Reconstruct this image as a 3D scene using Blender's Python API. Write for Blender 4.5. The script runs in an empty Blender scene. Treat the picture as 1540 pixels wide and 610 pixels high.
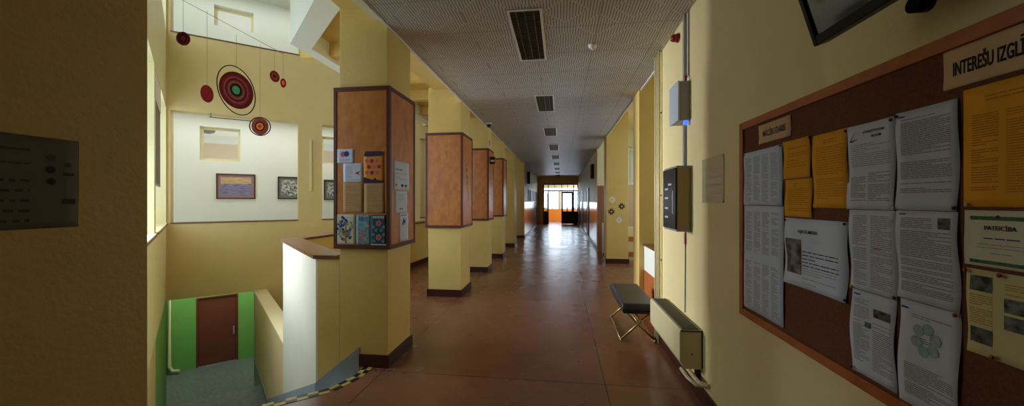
import bpy, bmesh, math, random
from mathutils import Matrix, Vector
random.seed(7)
PI = math.pi
C = bpy.context.scene.collection
scene = bpy.context.scene

# ---------------------------------------------------------------- camera
FPX = 556.0
cam_d = bpy.data.cameras.new('camera'); cam = bpy.data.objects.new('camera', cam_d); C.objects.link(cam)
cam_d.sensor_width = 36; cam_d.lens = FPX / 1540 * 36; cam_d.clip_start = .02
cam_d.shift_y = -3.0 / 1540
YAW = math.atan((842 - 770) / FPX)
cam.location = (0, 0, 1.55); cam.rotation_euler = (PI / 2, 0, YAW)
scene.camera = cam
# ---------------------------------------------------------------- world, exposure
w = bpy.data.worlds.new('world'); scene.world = w; w.use_nodes = True
bg = w.node_tree.nodes['Background']; bg.inputs[0].default_value = (.70, .88, 1.0, 1); bg.inputs[1].default_value = 3.4
scene.view_settings.view_transform = 'Standard'; scene.view_settings.look = 'None'
scene.view_settings.gamma = 1; scene.view_settings.use_curve_mapping = False
scene.view_settings.exposure = -0.85

# ---------------------------------------------------------------- daylight at the windows, added fill lamps
def daylight(name, loc, target, sx, sy, power, col):
    l = bpy.data.lights.new(name, 'AREA'); l.shape = 'RECTANGLE'; l.size = sx; l.size_y = sy
    l.energy = power; l.color = col
    o = bpy.data.objects.new(name, l); C.objects.link(o); o.location = loc
    o.rotation_euler = (Vector(target) - Vector(loc)).to_track_quat('-Z', 'Y').to_euler()
    return o
COOL = (.72, .84, 1.0); NEUT = (.92, .96, 1.0); WARM = (1.0, .86, .62)
LDIR = Vector((-7.646 + 4.376, 6.311 - 3.404, 0)).normalized(); LOUT = Vector((-LDIR.y, LDIR.x, 0)); CORNER = Vector((-7.646, 6.311, 0))
def left_window(name, sdist, z, wdt, hgt, power, col, dist=.75):
    p = CORNER - LDIR * sdist + LOUT * dist + Vector((0, 0, z)); return daylight(name, p, p - LOUT + Vector((0, 0, -.12)), wdt, hgt, power, col)
left_window('stairwell_window_daylight', 1.5, 2.4, 2.7, 2.2, 30, COOL)
daylight('stairwell_side_daylight', (-5.45, 3.35, 2.5), (-3.7, 4.1, -.3), .9, 1.6, 85, (.58, .76, 1.0)).data.spread = math.radians(95)
left_window('stairwell_window_daylight', 5.6, 2.4, 1.0, 2.1, 22, (.60, .78, 1.0), .5)  # lamp for an unseen opening behind the pillar, added to light the parapet
left_window('stairwell_window_daylight', 3.9, 2.4, 1.3, 2.0, 12, COOL)
left_window('stairwell_upper_daylight', 1.5, 6.0, 2.7, 2.0, 35, COOL)
left_window('stairwell_upper_daylight', 4.6, 6.0, 2.7, 2.0, 25, COOL)
key = daylight('stairwell_low_sky_daylight', (-8.2, 5.6, 2.5), (1.1, 4.3, 1.5), 1.0, 1.5, 135, (.84, .91, 1.0)); key.data.spread = math.radians(42)
FDIR = Vector((math.cos(math.radians(40.4)), math.sin(math.radians(40.4)), 0)); FN = Vector((-FDIR.y, FDIR.x, 0))
def overhead_fill(name, a, off, z, wdt, hgt, power, col):
    p = CORNER + FDIR * a + FN * off + Vector((0, 0, z)); o = daylight(name, p, p - Vector((0, 0, 1)), wdt, hgt, power, col)
    o.rotation_euler = (0, 0, math.radians(40.4)); return o
overhead_fill('passage_fill', 2.5, .75, 3.55, 6.0, .5, 62, NEUT)  # added lamp without a fitting, brightens the white passage
overhead_fill('passage_upper_fill', 2.5, .75, 6.5, 6.0, .5, 45, NEUT)  # the same unseen fill for the passage one floor up
for z_, pw in ((1.0, 120), (4.3, 90)):
    p = CORNER + FDIR * 1.5 + FN * 3.3 + Vector((0, 0, z_)); daylight('inner_room_fill', p, p + Vector((0, 0, 2)) + FN * .5, 4.0, 1.6, pw, NEUT)  # added lamps out of view, throwing light up at the room ceilings
overhead_fill('lobby_fill', .5, 5.0, -.5, 4.0, 3.0, 150, (.95, 1, .92))  # added overhead lamp to lift the dark lobby, no fitting there
daylight('right_aisle_daylight', (3.15, 8.6, 2.0), (0, 8.6, 1.4), 4.5, 1.8, 22, NEUT)
daylight('right_bay_daylight', (3.15, 5.0, 2.0), (0, 5.0, 1.4), 1.0, 1.6, 5, NEUT)
daylight('left_aisle_daylight', (-3.4, 13.0, 2.2), (0, 12.5, 1.2), 3.0, 1.6, 12, NEUT)
daylight('end_window_daylight', (0, 28.6, 1.8), (0, 20, 1.0), 3.4, 1.5, 230, COOL)
daylight('outer_side_fill', (2.5, 27.2, 2.2), (-1.5, 28.8, 1.2), 1.5, 1.5, 170, (1, .93, .8))  # added warm lamp at a windowless side wall, brightens the orange wall

# ---------------------------------------------------------------- materials
def mat(name, col, rough=.6, spec=.4, var=0.0, vscale=6.0, bump=0.0, bscale=60.0, metal=0.0, emit=None, estr=0, col2=None, stretch=None):
    m = bpy.data.materials.new(name); m.use_nodes = True; nt = m.node_tree; b = nt.nodes['Principled BSDF']
    b.inputs['Base Color'].default_value = (*col, 1); b.inputs['Roughness'].default_value = rough
    b.inputs['Specular IOR Level'].default_value = spec; b.inputs['Metallic'].default_value = metal
    tc = nt.nodes.new('ShaderNodeTexCoord'); vec = tc.outputs['Object']
    if stretch:
        mp = nt.nodes.new('ShaderNodeMapping'); mp.inputs['Scale'].default_value = stretch
        nt.links.new(vec, mp.inputs['Vector']); vec = mp.outputs['Vector']
    if var or col2:
        n = nt.nodes.new('ShaderNodeTexNoise'); n.inputs['Scale'].default_value = vscale; n.inputs['Detail'].default_value = 5
        nt.links.new(vec, n.inputs['Vector'])
        r = nt.nodes.new('ShaderNodeValToRGB'); r.color_ramp.elements[0].position = .35; r.color_ramp.elements[1].position = .65
        c2 = col2 if col2 else tuple(c * (1 - var) for c in col)
        r.color_ramp.elements[0].color = (*c2, 1); r.color_ramp.elements[1].color = (*col, 1)
        nt.links.new(n.outputs[0], r.inputs[0]); nt.links.new(r.outputs[0], b.inputs['Base Color'])
    if bump:
        n = nt.nodes.new('ShaderNodeTexNoise'); n.inputs['Scale'].default_value = bscale; n.inputs['Detail'].default_value = 3
        nt.links.new(vec, n.inputs['Vector'])
        bp = nt.nodes.new('ShaderNodeBump'); bp.inputs['Strength'].default_value = bump; bp.inputs['Distance'].default_value = .01
        nt.links.new(n.outputs[0], bp.inputs['Height']); nt.links.new(bp.outputs[0], b.inputs['Normal'])
    if emit:
        b.inputs['Emission Color'].default_value = (*emit, 1); b.inputs['Emission Strength'].default_value = estr
    return m
def s(r, g, b):
    f = lambda c: (c / 255 / 12.92) if c / 255 <= .04045 else ((c / 255 + .055) / 1.055) ** 2.4
    return (f(r), f(g), f(b))
M = {}
M['yellow'] = mat('yellow_wall_paint', s(226, 201, 146), .55, .3, .05, 3, .25, 45)
M['cream'] = mat('cream_wall_paint', s(238, 226, 178), .5, .35, .04, 3, .2, 45)
M['warm_cream'] = mat('warm_cream_wall_paint', s(240, 220, 162), .5, .35, .04, 3, .2, 45)
M['parapet'] = mat('lit_parapet_paint', s(232, 222, 198), .5, .35, .04, 3, .2, 45)  # the yellow wall paint, made paler to carry the bluish window light
M['column'] = mat('column_paint', s(230, 198, 118), .5, .35, .05, 4, .25, 40)
M['white'] = mat('white_wall_paint', s(240, 240, 226), .6, .3, .02, 2, .1, 45)
M['beige'] = mat('beige_wall_paint', s(226, 206, 176), .6, .3)
M['green'] = mat('green_wall_paint', s(132, 184, 100), .45, .4, .06, 3, .15, 40)
M['maroon'] = mat('maroon_baseboard', s(72, 34, 32), .35, .4, .2, 8)
M['grey_skirt'] = mat('grey_blue_skirting_paint', s(150, 160, 166), .4, .4, .05, 5)
M['stone'] = mat('grey_stair_stone', s(120, 124, 122), .35, .4, .3, 14, .1, 60)
M['wood_cap'] = mat('varnished_brown_wood', s(120, 74, 48), .25, .5, .3, 5, 0, 40, stretch=(1, 1, 6))
M['cap_cream'] = mat('cream_cap_paint', s(238, 222, 176), .4, .4)
M['frame_orange'] = mat('orange_brown_wood', s(192, 108, 54), .42, .4, .25, 5, .05, 80, stretch=(3, 3, 14))
M['frame_dark'] = mat('dark_red_brown_wood', s(98, 46, 30), .4, .4, .25, 9)
M['cork'] = mat('brown_cork', s(122, 76, 56), .85, .2, .25, 90, .35, 180)
M['ply'] = mat('orange_plywood', s(208, 132, 60), .38, .45, 0, 7, .04, 70, col2=s(186, 108, 46), stretch=(2, 2, 1.1))
M['paper'] = mat('white_paper', s(214, 222, 240), .8, .2)
M['paper_warm'] = mat('cream_paper', s(222, 214, 190), .8, .2)
M['paper_tan'] = mat('tan_paper', s(196, 156, 112), .8, .2, .06, 12)
M['paper_orange'] = mat('orange_paper', s(240, 168, 50), .8, .2, .03, 8)
M['paper_yellow'] = mat('pale_yellow_paper', s(214, 204, 150), .8, .2)
M['card_tan'] = mat('tan_card', s(214, 178, 136), .8, .2)
M['ink'] = mat('grey_ink', s(152, 154, 164), .8, .1)
M['ink_dark'] = mat('dark_ink', s(48, 46, 56), .8, .1)
M['ink_orange'] = mat('brown_ink', s(188, 122, 42), .8, .1)
M['ink_blue'] = mat('blue_ink', s(52, 74, 150), .7, .1)
M['ink_red'] = mat('red_ink', s(186, 52, 40), .7, .1)
M['ink_green'] = mat('green_ink', s(92, 132, 92), .7, .1, .4, 150)
M['ink_pink'] = mat('pink_ink', s(206, 110, 120), .7, .1)
M['photo'] = mat('dark_photograph', s(120, 124, 120), .5, .3, 0, 38, col2=s(22, 24, 24))
M['photo2'] = mat('grey_portrait_photograph', s(150, 140, 146), .5, .3, 0, 22, col2=s(40, 32, 36))
M['photo3'] = mat('teal_circle_print', s(150, 184, 190), .7, .2, 0, 40, col2=s(176, 196, 204))
M['poster_teal'] = mat('teal_poster_print', s(30, 84, 96), .6, .3, .3, 30)
M['poster_light'] = mat('pale_blue_poster_print', s(150, 186, 190), .6, .3, 0, 26, col2=s(92, 140, 150))
M['poster_green'] = mat('green_leaf_print', s(70, 130, 120), .6, .3, 0, 40, col2=s(190, 190, 120))
M['poster_orange'] = mat('orange_poster_print', s(224, 146, 52), .6, .3)
M['violet'] = mat('dark_violet_print', s(54, 30, 66), .6, .3)
M['black'] = mat('black_plastic', (.008, .008, .01), .3, .5)
M['bezel'] = mat('matt_black_plastic', (.006, .006, .008), .35, .15)
M['screen'] = mat('glossy_dark_screen', (.012, .013, .011), .06, .6)
M['vinyl'] = mat('black_vinyl', (.02, .02, .026), .38, .5, 0, 6, .15, 25)
M['brass'] = mat('brass_tinted_steel', s(176, 150, 96), .35, .5, metal=.85)
M['grey_metal'] = mat('grey_painted_metal', s(150, 152, 154), .4, .5)
M['light_metal'] = mat('light_grey_painted_metal', s(196, 204, 214), .4, .5)
M['brown_metal'] = mat('brown_painted_metal', s(166, 142, 102), .5, .4)
M['cream_metal'] = mat('cream_painted_metal', s(226, 212, 164), .35, .5, .04, 5)
M['pipe'] = mat('cream_pipe_paint', s(222, 206, 158), .35, .5)
M['rail'] = mat('grey_grille_metal', s(120, 116, 100), .5, .4)
M['red'] = mat('red_plastic', s(150, 30, 30), .3, .5)
M['blue_lamp'] = mat('blue_signal_glass', s(60, 90, 230), .2, .5, emit=(.12, .25, 1), estr=1.6)
M['clear_card'] = mat('translucent_beige_sheet', s(206, 190, 150), .25, .5)
M['lamp_frame'] = mat('white_lamp_frame', s(238, 234, 226), .4, .4)
M['lamp_dark'] = mat('dark_lamp_interior', s(64, 54, 42), .45, .4)
M['lamp_grille'] = mat('brown_grey_louvre', s(112, 98, 80), .4, .5)
M['tube'] = mat('unlit_fluorescent_tube', s(190, 184, 170), .3, .5)
M['string'] = mat('thin_grey_string', s(120, 110, 96), .7, .2)
M['dark_string'] = mat('dark_wire', s(50, 40, 34), .6, .3)
M['red_wool'] = mat('crimson_crochet_wool', s(128, 26, 30), .9, .1, .35, 60, .6, 160)
M['maroon_wool'] = mat('maroon_crochet_wool', s(88, 26, 28), .9, .1, .3, 60, .6, 160)
M['rose_wool'] = mat('rose_crochet_wool', s(140, 78, 76), .9, .1, .3, 60, .6, 160)
M['brown_wool'] = mat('brown_crochet_wool', s(128, 66, 44), .9, .1, .3, 60, .6, 160)
M['dark_wool'] = mat('black_crochet_wool', s(44, 20, 24), .9, .1, .3, 60, .6, 160)
M['green_wool'] = mat('green_crochet_wool', s(74, 136, 88), .9, .1, .3, 60, .6, 160)
M['orange_wool'] = mat('orange_crochet_wool', s(232, 110, 36), .9, .1, .3, 60, .6, 160)
M['door_brown'] = mat('brown_door_paint', s(124, 62, 48), .4, .4, .12, 5, .05, 30)
M['tan_door'] = mat('tan_brown_door_paint', s(158, 108, 72), .45, .4, .1, 5)
M['door_dark'] = mat('dark_brown_door_paint', s(70, 44, 38), .35, .45, .15, 5)
M['glass'] = mat('window_glass', (.9, .95, 1), .05, .5)
M['hazard_yellow'] = mat('yellow_tape', s(188, 166, 88), .4, .4)
M['hazard_black'] = mat('black_tape', s(26, 24, 26), .4, .4)
M['blind'] = mat('grey_blind_cloth', s(150, 142, 134), .8, .2, .08, 40)
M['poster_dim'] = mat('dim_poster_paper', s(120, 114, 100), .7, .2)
M['sun_orange'] = mat('orange_wall_paint', s(244, 150, 62), .5, .4)
M['gloss_wall'] = mat('glossy_lilac_wainscot', s(196, 176, 178), .16, .6, .05, 3)
M['sea'] = mat('seascape_paint', s(150, 146, 172), .6, .3, 0, 9, col2=s(112, 104, 138), stretch=(1, 5, 1))
M['dusk'] = mat('dusk_sky_paint', s(222, 188, 130), .6, .3, 0, 6, col2=s(190, 150, 120), stretch=(1, 4, 1))
M['mat_mauve'] = mat('mauve_picture_mount', s(160, 130, 134), .7, .2)
M['sketch'] = mat('grey_sketch', s(214, 214, 206), .6, .3, 0, 22, col2=s(66, 68, 74))
M['mat_grey'] = mat('grey_green_picture_mount', s(126, 128, 116), .7, .2)
M['mat_blue'] = mat('dull_blue_ink', s(58, 66, 84), .8, .1)
M['mat_mauve_dark'] = mat('dull_mauve_ink', s(92, 78, 76), .8, .1)
M['mat_green_dark'] = mat('dull_green_ink', s(56, 72, 54), .8, .1)
M['pin'] = mat('dark_pin_plastic', s(40, 36, 58), .3, .5)
M['pin_red'] = mat('red_pin_plastic', s(176, 36, 32), .3, .5)
M['pin_yellow'] = mat('yellow_pin_plastic', s(206, 176, 60), .3, .5)
M['pin_white'] = mat('pearl_pin_plastic', s(216, 210, 200), .3, .5)
# window glass: thin, see-through
g = M['glass'].node_tree; gb = g.nodes['Principled BSDF']; gb.inputs['Transmission Weight'].default_value = 1; gb.inputs['IOR'].default_value = 1.02

def floor_material():
    m = bpy.data.materials.new('brown_linoleum'); m.use_nodes = True; nt = m.node_tree; b = nt.nodes['Principled BSDF']; L = nt.links.new
    tc = nt.nodes.new('ShaderNodeTexCoord'); sep = nt.nodes.new('ShaderNodeSeparateXYZ'); L(tc.outputs['Object'], sep.inputs[0])
    n = nt.nodes.new('ShaderNodeTexNoise'); n.inputs['Scale'].default_value = 2.2; n.inputs['Detail'].default_value = 8; L(tc.outputs['Object'], n.inputs['Vector'])
    r = nt.nodes.new('ShaderNodeValToRGB'); r.color_ramp.elements[0].position = .3; r.color_ramp.elements[1].position = .7
    r.color_ramp.elements[0].color = (*s(130, 84, 60), 1); r.color_ramp.elements[1].color = (*s(142, 94, 68), 1); L(n.outputs[0], r.inputs[0])
    def line(sock, off, per, half):
        a = nt.nodes.new('ShaderNodeMath'); a.operation = 'SUBTRACT'; L(sock, a.inputs[0]); a.inputs[1].default_value = off
        p = nt.nodes.new('ShaderNodeMath'); p.operation = 'PINGPONG'; L(a.outputs[0], p.inputs[0]); p.inputs[1].default_value = per / 2
        c = nt.nodes.new('ShaderNodeMath'); c.operation = 'LESS_THAN'; L(p.outputs[0], c.inputs[0]); c.inputs[1].default_value = half; return c.outputs[0]
    l1 = line(sep.outputs['X'], .38, 1.98, .004); l2 = line(sep.outputs['Y'], 17.2, 14.0, .006)
    mx = nt.nodes.new('ShaderNodeMath'); mx.operation = 'MAXIMUM'; L(l1, mx.inputs[0]); L(l2, mx.inputs[1])
    mix = nt.nodes.new('ShaderNodeMixRGB'); L(mx.outputs[0], mix.inputs[0]); L(r.outputs[0], mix.inputs[1]); mix.inputs[2].default_value = (*s(60, 34, 28), 1)
    L(mix.outputs[0], b.inputs['Base Color'])
    n2 = nt.nodes.new('ShaderNodeTexNoise'); n2.inputs['Scale'].default_value = 1.3; n2.inputs['Detail'].default_value = 6; L(tc.outputs['Object'], n2.inputs['Vector'])
    mr = nt.nodes.new('ShaderNodeMapRange'); mr.inputs['From Min'].default_value = .3; mr.inputs['From Max'].default_value = .7
    mr.inputs['To Min'].default_value = .24; mr.inputs['To Max'].default_value = .30; L(n2.outputs[0], mr.inputs['Value']); L(mr.outputs[0], b.inputs['Roughness'])
    n3 = nt.nodes.new('ShaderNodeTexNoise'); n3.inputs['Scale'].default_value = 3; L(tc.outputs['Object'], n3.inputs['Vector'])
    bp = nt.nodes.new('ShaderNodeBump'); bp.inputs['Strength'].default_value = .03; bp.inputs['Distance'].default_value = .02
    L(n3.outputs[0], bp.inputs['Height']); L(bp.outputs[0], b.inputs['Normal']); b.inputs['Specular IOR Level'].default_value = .5
    return m
M['floor'] = floor_material()
def ceiling_material():
    m = bpy.data.materials.new('grooved_acoustic_tiles'); m.use_nodes = True; nt = m.node_tree; b = nt.nodes['Principled BSDF']; L = nt.links.new
    tc = nt.nodes.new('ShaderNodeTexCoord'); sep = nt.nodes.new('ShaderNodeSeparateXYZ'); L(tc.outputs['Object'], sep.inputs[0])
    def mth(op, a, bb=None):
        x = nt.nodes.new('ShaderNodeMath'); x.operation = op
        for i, v in enumerate((a, bb)):
            if v is None: continue
            if isinstance(v, (int, float)): x.inputs[i].default_value = v
            else: L(v, x.inputs[i])
        return x.outputs[0]
    T = .60
    px = mth('PINGPONG', mth('ADD', sep.outputs['X'], 30.25), T / 2); py = mth('PINGPONG', mth('ADD', sep.outputs['Y'], 30.1), T / 2)
    dia = mth('ADD', px, py)                                  # diamonds centred on the tile corners
    ring = mth('FLOOR', mth('MULTIPLY', dia, 1 / .2))
    ph = mth('MULTIPLY', ring, PI)
    st = mth('SINE', mth('ADD', mth('MULTIPLY', sep.outputs['X'], 2 * PI / .026), ph))
    groove = mth('GREATER_THAN', st, .25)
    seam = mth('LESS_THAN', mth('MINIMUM', px, py), .004)
    edge = mth('LESS_THAN', mth('PINGPONG', dia, .1), .006)
    flat = mth('MAXIMUM', edge, 0.0)
    gr = mth('MULTIPLY', groove, mth('SUBTRACT', 1.0, flat))
    dark = mth('MAXIMUM', gr, seam)
    mix = nt.nodes.new('ShaderNodeMixRGB'); L(dark, mix.inputs[0]); mix.inputs[1].default_value = (*s(212, 207, 204), 1); mix.inputs[2].default_value = (*s(144, 138, 135), 1)
    L(mix.outputs[0], b.inputs['Base Color']); b.inputs['Roughness'].default_value = .45
    bp = nt.nodes.new('ShaderNodeBump'); bp.invert = True; bp.inputs['Strength'].default_value = .5; bp.inputs['Distance'].default_value = .006
    L(dark, bp.inputs['Height']); L(bp.outputs[0], b.inputs['Normal'])
    return m
M['tiles'] = ceiling_material()

# ---------------------------------------------------------------- mesh helpers
def nbm(): return bmesh.new()
def bx(bm, x0, x1, y0, y1, z0, z1, mtx=None):
    v = [bm.verts.new((x, y, z)) for z in (z0, z1) for y in (y0, y1) for x in (x0, x1)]
    for f in ((0, 2, 3, 1), (4, 5, 7, 6), (0, 1, 5, 4), (2, 6, 7, 3), (0, 4, 6, 2), (1, 3, 7, 5)):
        bm.faces.new([v[i] for i in f])
    if mtx is not None: bmesh.ops.transform(bm, matrix=mtx, verts=v)
    return v
def prism(bm, pts, z0, z1, mtx=None):
    a = [bm.verts.new((x, y, z0)) for x, y in pts]; b = [bm.verts.new((x, y, z1)) for x, y in pts]
    bm.faces.new(a[::-1]); bm.faces.new(b); n = len(pts)
    for i in range(n): bm.faces.new([a[i], a[(i + 1) % n], b[(i + 1) % n], b[i]])
    if mtx is not None: bmesh.ops.transform(bm, matrix=mtx, verts=a + b)
    return a + b
def tube(bm, pts, r, seg=10):
    pts = [Vector(p) for p in pts]; rings = []
    for i, p in enumerate(pts):
        d = (pts[min(i + 1, len(pts) - 1)] - pts[max(i - 1, 0)]).normalized()
        q = d.to_track_quat('Z', 'Y')
        rings.append([bm.verts.new(p + q @ Vector((r * math.cos(2 * PI * k / seg), r * math.sin(2 * PI * k / seg), 0))) for k in range(seg)])
    for a, b in zip(rings, rings[1:]):
        for k in range(seg):
            f = bm.faces.new([a[k], a[(k + 1) % seg], b[(k + 1) % seg], b[k]]); f.smooth = True
    bm.faces.new(rings[0][::-1]); bm.faces.new(rings[-1])
def disc(bm, c, rx, ry, z0, z1, seg=32, rin=None, squash=1):
    """flat disc/ring in the local xy plane; rin = inner radius fraction"""
    co = [(math.cos(2 * PI * k / seg), math.sin(2 * PI * k / seg)) for k in range(seg)]
    if rin is None:
        prism(bm, [(c[0] + rx * x, c[1] + ry * y) for x, y in co], z0, z1)
    else:
        R = [[bm.verts.new((c[0] + rx * f * x, c[1] + ry * f * y, z)) for x, y in co] for f, z in ((1, z0), (1, z1), (rin, z1), (rin, z0))]
        for a, b in ((0, 1), (1, 2), (2, 3), (3, 0)):
            for k in range(seg): bm.faces.new([R[a][k], R[a][(k + 1) % seg], R[b][(k + 1) % seg], R[b][k]])
def lathe(bm, prof, seg=24):
    rings = [[bm.verts.new((r * math.cos(2 * PI * k / seg), r * math.sin(2 * PI * k / seg), z)) for k in range(seg)] for r, z in prof]
    for a, b in zip(rings, rings[1:]):
        for k in range(seg):
            f = bm.faces.new([a[k], a[(k + 1) % seg], b[(k + 1) % seg], b[k]]); f.smooth = True
    bm.faces.new(rings[0][::-1]); bm.faces.new(rings[-1])
def obj(name, bm, material, parent=None, mtx=None, bevel=0):
    bmesh.ops.recalc_face_normals(bm, faces=bm.faces)
    me = bpy.data.meshes.new(name); bm.to_mesh(me); bm.free()
    o = bpy.data.objects.new(name, me); C.objects.link(o)
    me.materials.append(M[material] if isinstance(material, str) else material)
    if parent: o.parent = parent
    if mtx is not None: o.matrix_local = mtx
    if bevel:
        b = o.modifiers.new('bevel', 'BEVEL'); b.width = bevel; b.segments = 2; b.limit_method = 'ANGLE'
    return o
def tag(o, label, cat, group=None):
    o['label'] = label; o['category'] = cat
    if group: o['group'] = group
    return o
def struct(name, bm, material, mtx=None, parent=None):
    o = obj(name, bm, material, parent, mtx)
    if not parent: o['kind'] = 'structure'
    return o
def thing(name, label, cat, mtx=None, group=None):
    o = bpy.data.objects.new(name, None); C.objects.link(o); o.empty_display_size = .1
    if mtx is not None: o.matrix_world = mtx
    return tag(o, label, cat, group)
def boxobj(name, dims, material, parent=None, mtx=None, bevel=0):
    bm = nbm(); bx(bm, *dims); return obj(name, bm, material, parent, mtx, bevel)
def wm(p, deg, z=0):     # local x along the wall, y to its left, z up
    return Matrix.Translation((p[0], p[1], z)) @ Matrix.Rotation(math.radians(deg), 4, 'Z')
def panel_m(origin, xdir):   # local x along xdir (reader's right), y up, z towards the reader
    X = Vector((xdir[0], xdir[1], 0)).normalized(); Y = Vector((0, 0, 1)); Z = X.cross(Y)
    m = Matrix((X, Y, Z)).transposed().to_4x4(); m.translation = Vector(origin); return m
def wall(name, p, deg, length, z0, z1, t, holes, material, x0=0):
    xs = sorted({x0, length, *[h[0] for h in holes], *[h[1] for h in holes]}); zs = sorted({z0, z1, *[h[2] for h in holes], *[h[3] for h in holes]})
    bm = nbm()
    for a, b in zip(xs, xs[1:]):
        run = None
        for c, d in zip(zs, zs[1:]):
            if any(h[0] <= a and b <= h[1] and h[2] <= c and d <= h[3] for h in holes):
                if run: bx(bm, a, b, 0, t, *run); run = None
            else: run = (run[0], d) if run else (c, d)
        if run: bx(bm, a, b, 0, t, *run)
    return struct(name, bm, material, wm(p, deg))
FONT = None
def lettering(name, txt, size, material, parent, x, y, z=.0012, sx=1.0, bold=0.0, spacing=1.0, align='LEFT', extrude=.0004):
    cu = bpy.data.curves.new(name, 'FONT'); cu.body = txt; cu.size = size; cu.extrude = extrude; cu.offset = bold
    cu.space_character = spacing; cu.align_x = align; cu.resolution_u = 3
    t = bpy.data.objects.new('tmp', cu); C.objects.link(t)
    me = bpy.data.meshes.new_from_object(t.evaluated_get(bpy.context.evaluated_depsgraph_get())); me.name = name
    bpy.data.objects.remove(t); o = bpy.data.objects.new(name, me); C.objects.link(o)
    me.materials.clear(); me.materials.append(M[material]); o.parent = parent
    o.matrix_local = Matrix.Translation((x, y, z)) @ Matrix.Diagonal((sx, 1, 1, 1)); return o

# ================================================================ STRUCTURE
# stairwell axes: it stands at about 40 degrees to the corridor
A = math.radians(40.4); m_ = Vector((math.cos(A), math.sin(A))); n_ = Vector((-m_.y, m_.x))
C0 = Vector((-7.646, 6.311)); G0 = Vector((-2.314, 3.265)); G1 = Vector((-3.72, 4.57))
L_near = Vector((-4.376, 3.404)); ldir = (C0 - L_near).normalized(); LDEG = math.degrees(math.atan2(ldir.y, ldir.x))
E0 = Vector((-1.86, 2.88))                       # a point on the stair's top nosing
gdir = (G1 - G0).normalized()
CORE_END = G0 + gdir * 5.75                      # where the core wall meets the far wall
def cross(p, d, q, e):
    det = d.x * e.y - d.y * e.x; w_ = q - p; return p + d * ((w_.x * e.y - w_.y * e.x) / det)
def left_at(sv):  return cross(E0 + n_ * sv, m_, L_near, ldir)
def right_at(sv): return cross(E0 + n_ * sv, m_, G0, gdir)

# --- floors
bm = nbm()
ea = left_at(0)
pts = [(-1.8, -6), (1.3, -6), (1.3, 4.3), (3.3, 4.3), (3.3, 11.9), (1.4, 11.9), (1.4, 29.2), (-1.7, 29.2), (-1.7, 15.8), (-3.9, 15.8), (-3.9, 9.9),
       (-3.42, 9.9), (-3.6, 4.75), (-2.12, 3.4), (-1.81, 3.27), (-1.81, 3.06), (-1.90, 2.84), (ea.x, ea.y), (-1.8, 1.12)]
prism(bm, pts, -.3, 0); struct('floor', bm, 'floor')
bm = nbm(); prism(bm, [(0, .28), (5.6, .28), (6.2, 1.5), (6.2, 5.2), (0, 5.2)], -.4, -.001); struct('floor', bm, 'stone', wm(C0, 40.4))          # passage behind the stairwell
bm = nbm(); prism(bm, [(0, .28), (6.4, .28), (6.4, 2.0), (0, 2.0)], 4.0, 4.2); struct('floor', bm, 'stone', wm(C0, 40.4))
bm = nbm(); prism(bm, [(-14.5, 1), (0, 1), (0, 14.5), (-14.5, 14.5)], -4.0, -3.8); struct('floor', bm, 'stone')
# --- stairs
def flight(s0, z0, n, run, rise, last):
    bm = nbm()
    for i in range(1, n + 1):
        a = s0 + (i - 1) * run; b = last if i == n else a + run
        P = [left_at(a), right_at(a), right_at(b), left_at(b)]
        prism(bm, [(p.x, p.y) for p in P], z0 - rise * i - .45, z0 - rise * i)
    return bm
tag(struct('stair_flight', flight(0.0, 0, 12, .29, .1583, 5.0), 'stone'), 'upper grey stair flight going down from the corridor', 'stairs')
tag(struct('stair_flight', flight(5.0, -1.9, 12, .29, .1583, 8.5), 'stone'), 'lower grey stair flight going down to the lobby', 'stairs')
# --- hazard tape on the top nosing
bm1 = nbm(); bm2 = nbm(); path = [Vector((-1.812, 3.25)), Vector((-1.812, 3.06)), Vector((-1.90, 2.84)), ea + m_ * .02]; segs = []
for a, b in zip(path, path[1:]):
    L = (b - a).length; k = max(1, round(L / .075)); segs += [(a + (b - a) * i / k, a + (b - a) * (i + 1) / k) for i in range(k)]
for i, (a, b) in enumerate(segs):
    d = (b - a).normalized(); nn = Vector((-d.y, d.x)) * -.085
    if nn.x < 0 and False: nn = -nn
    w2 = nn * .5 * (-1)
    P = [a, b, b + w2, a + w2, a + w2 * 2, b + w2 * 2]
    q = bm1 if i % 2 else bm2; r_ = bm2 if i % 2 else bm1
    prism(q, [tuple(p) for p in (a, b, b + w2, a + w2)], .0005, .003); prism(r_, [tuple(p) for p in (a + w2, b + w2, b + w2 * 2, a + w2 * 2)], .0005, .003)
tp = obj('hazard_tape', bm1, 'hazard_yellow'); tag(tp, 'yellow and black chequered warning tape along the top stair edge', 'tape'); obj('black_squares', bm2, 'hazard_black', tp)

# --- stairwell far wall with its openings (local x = s)
Z0, Z1 = 1.10, 3.35
wall('wall_stairwell_far', C0, 40.4, 6.6, -.4, 7.6, .28, [(.06, 2.24, Z0, Z1), (2.73, 4.6, Z0, Z1), (5.1, 6.3, Z0 - .02, 3.25), (.06, 2.26, 4.88, 7.3), (2.73, 4.6, 4.88, 7.3)], 'yellow')
wall('wall_stairwell_lower', C0, 40.4, 6.6, -3.8, -.4, .28, [], 'yellow', x0=1.55)
bm = nbm()
for a, b, z in ((.06, 2.24, Z0), (2.73, 4.6, Z0), (5.1, 6.3, Z0 - .02), (.06, 2.26, 4.88), (2.73, 4.6, 4.88)): bx(bm, a, b, -.015, .28, z, z + .022)
struct('trim_1', bm, 'wood_cap', wm(C0, 40.4))
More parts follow.
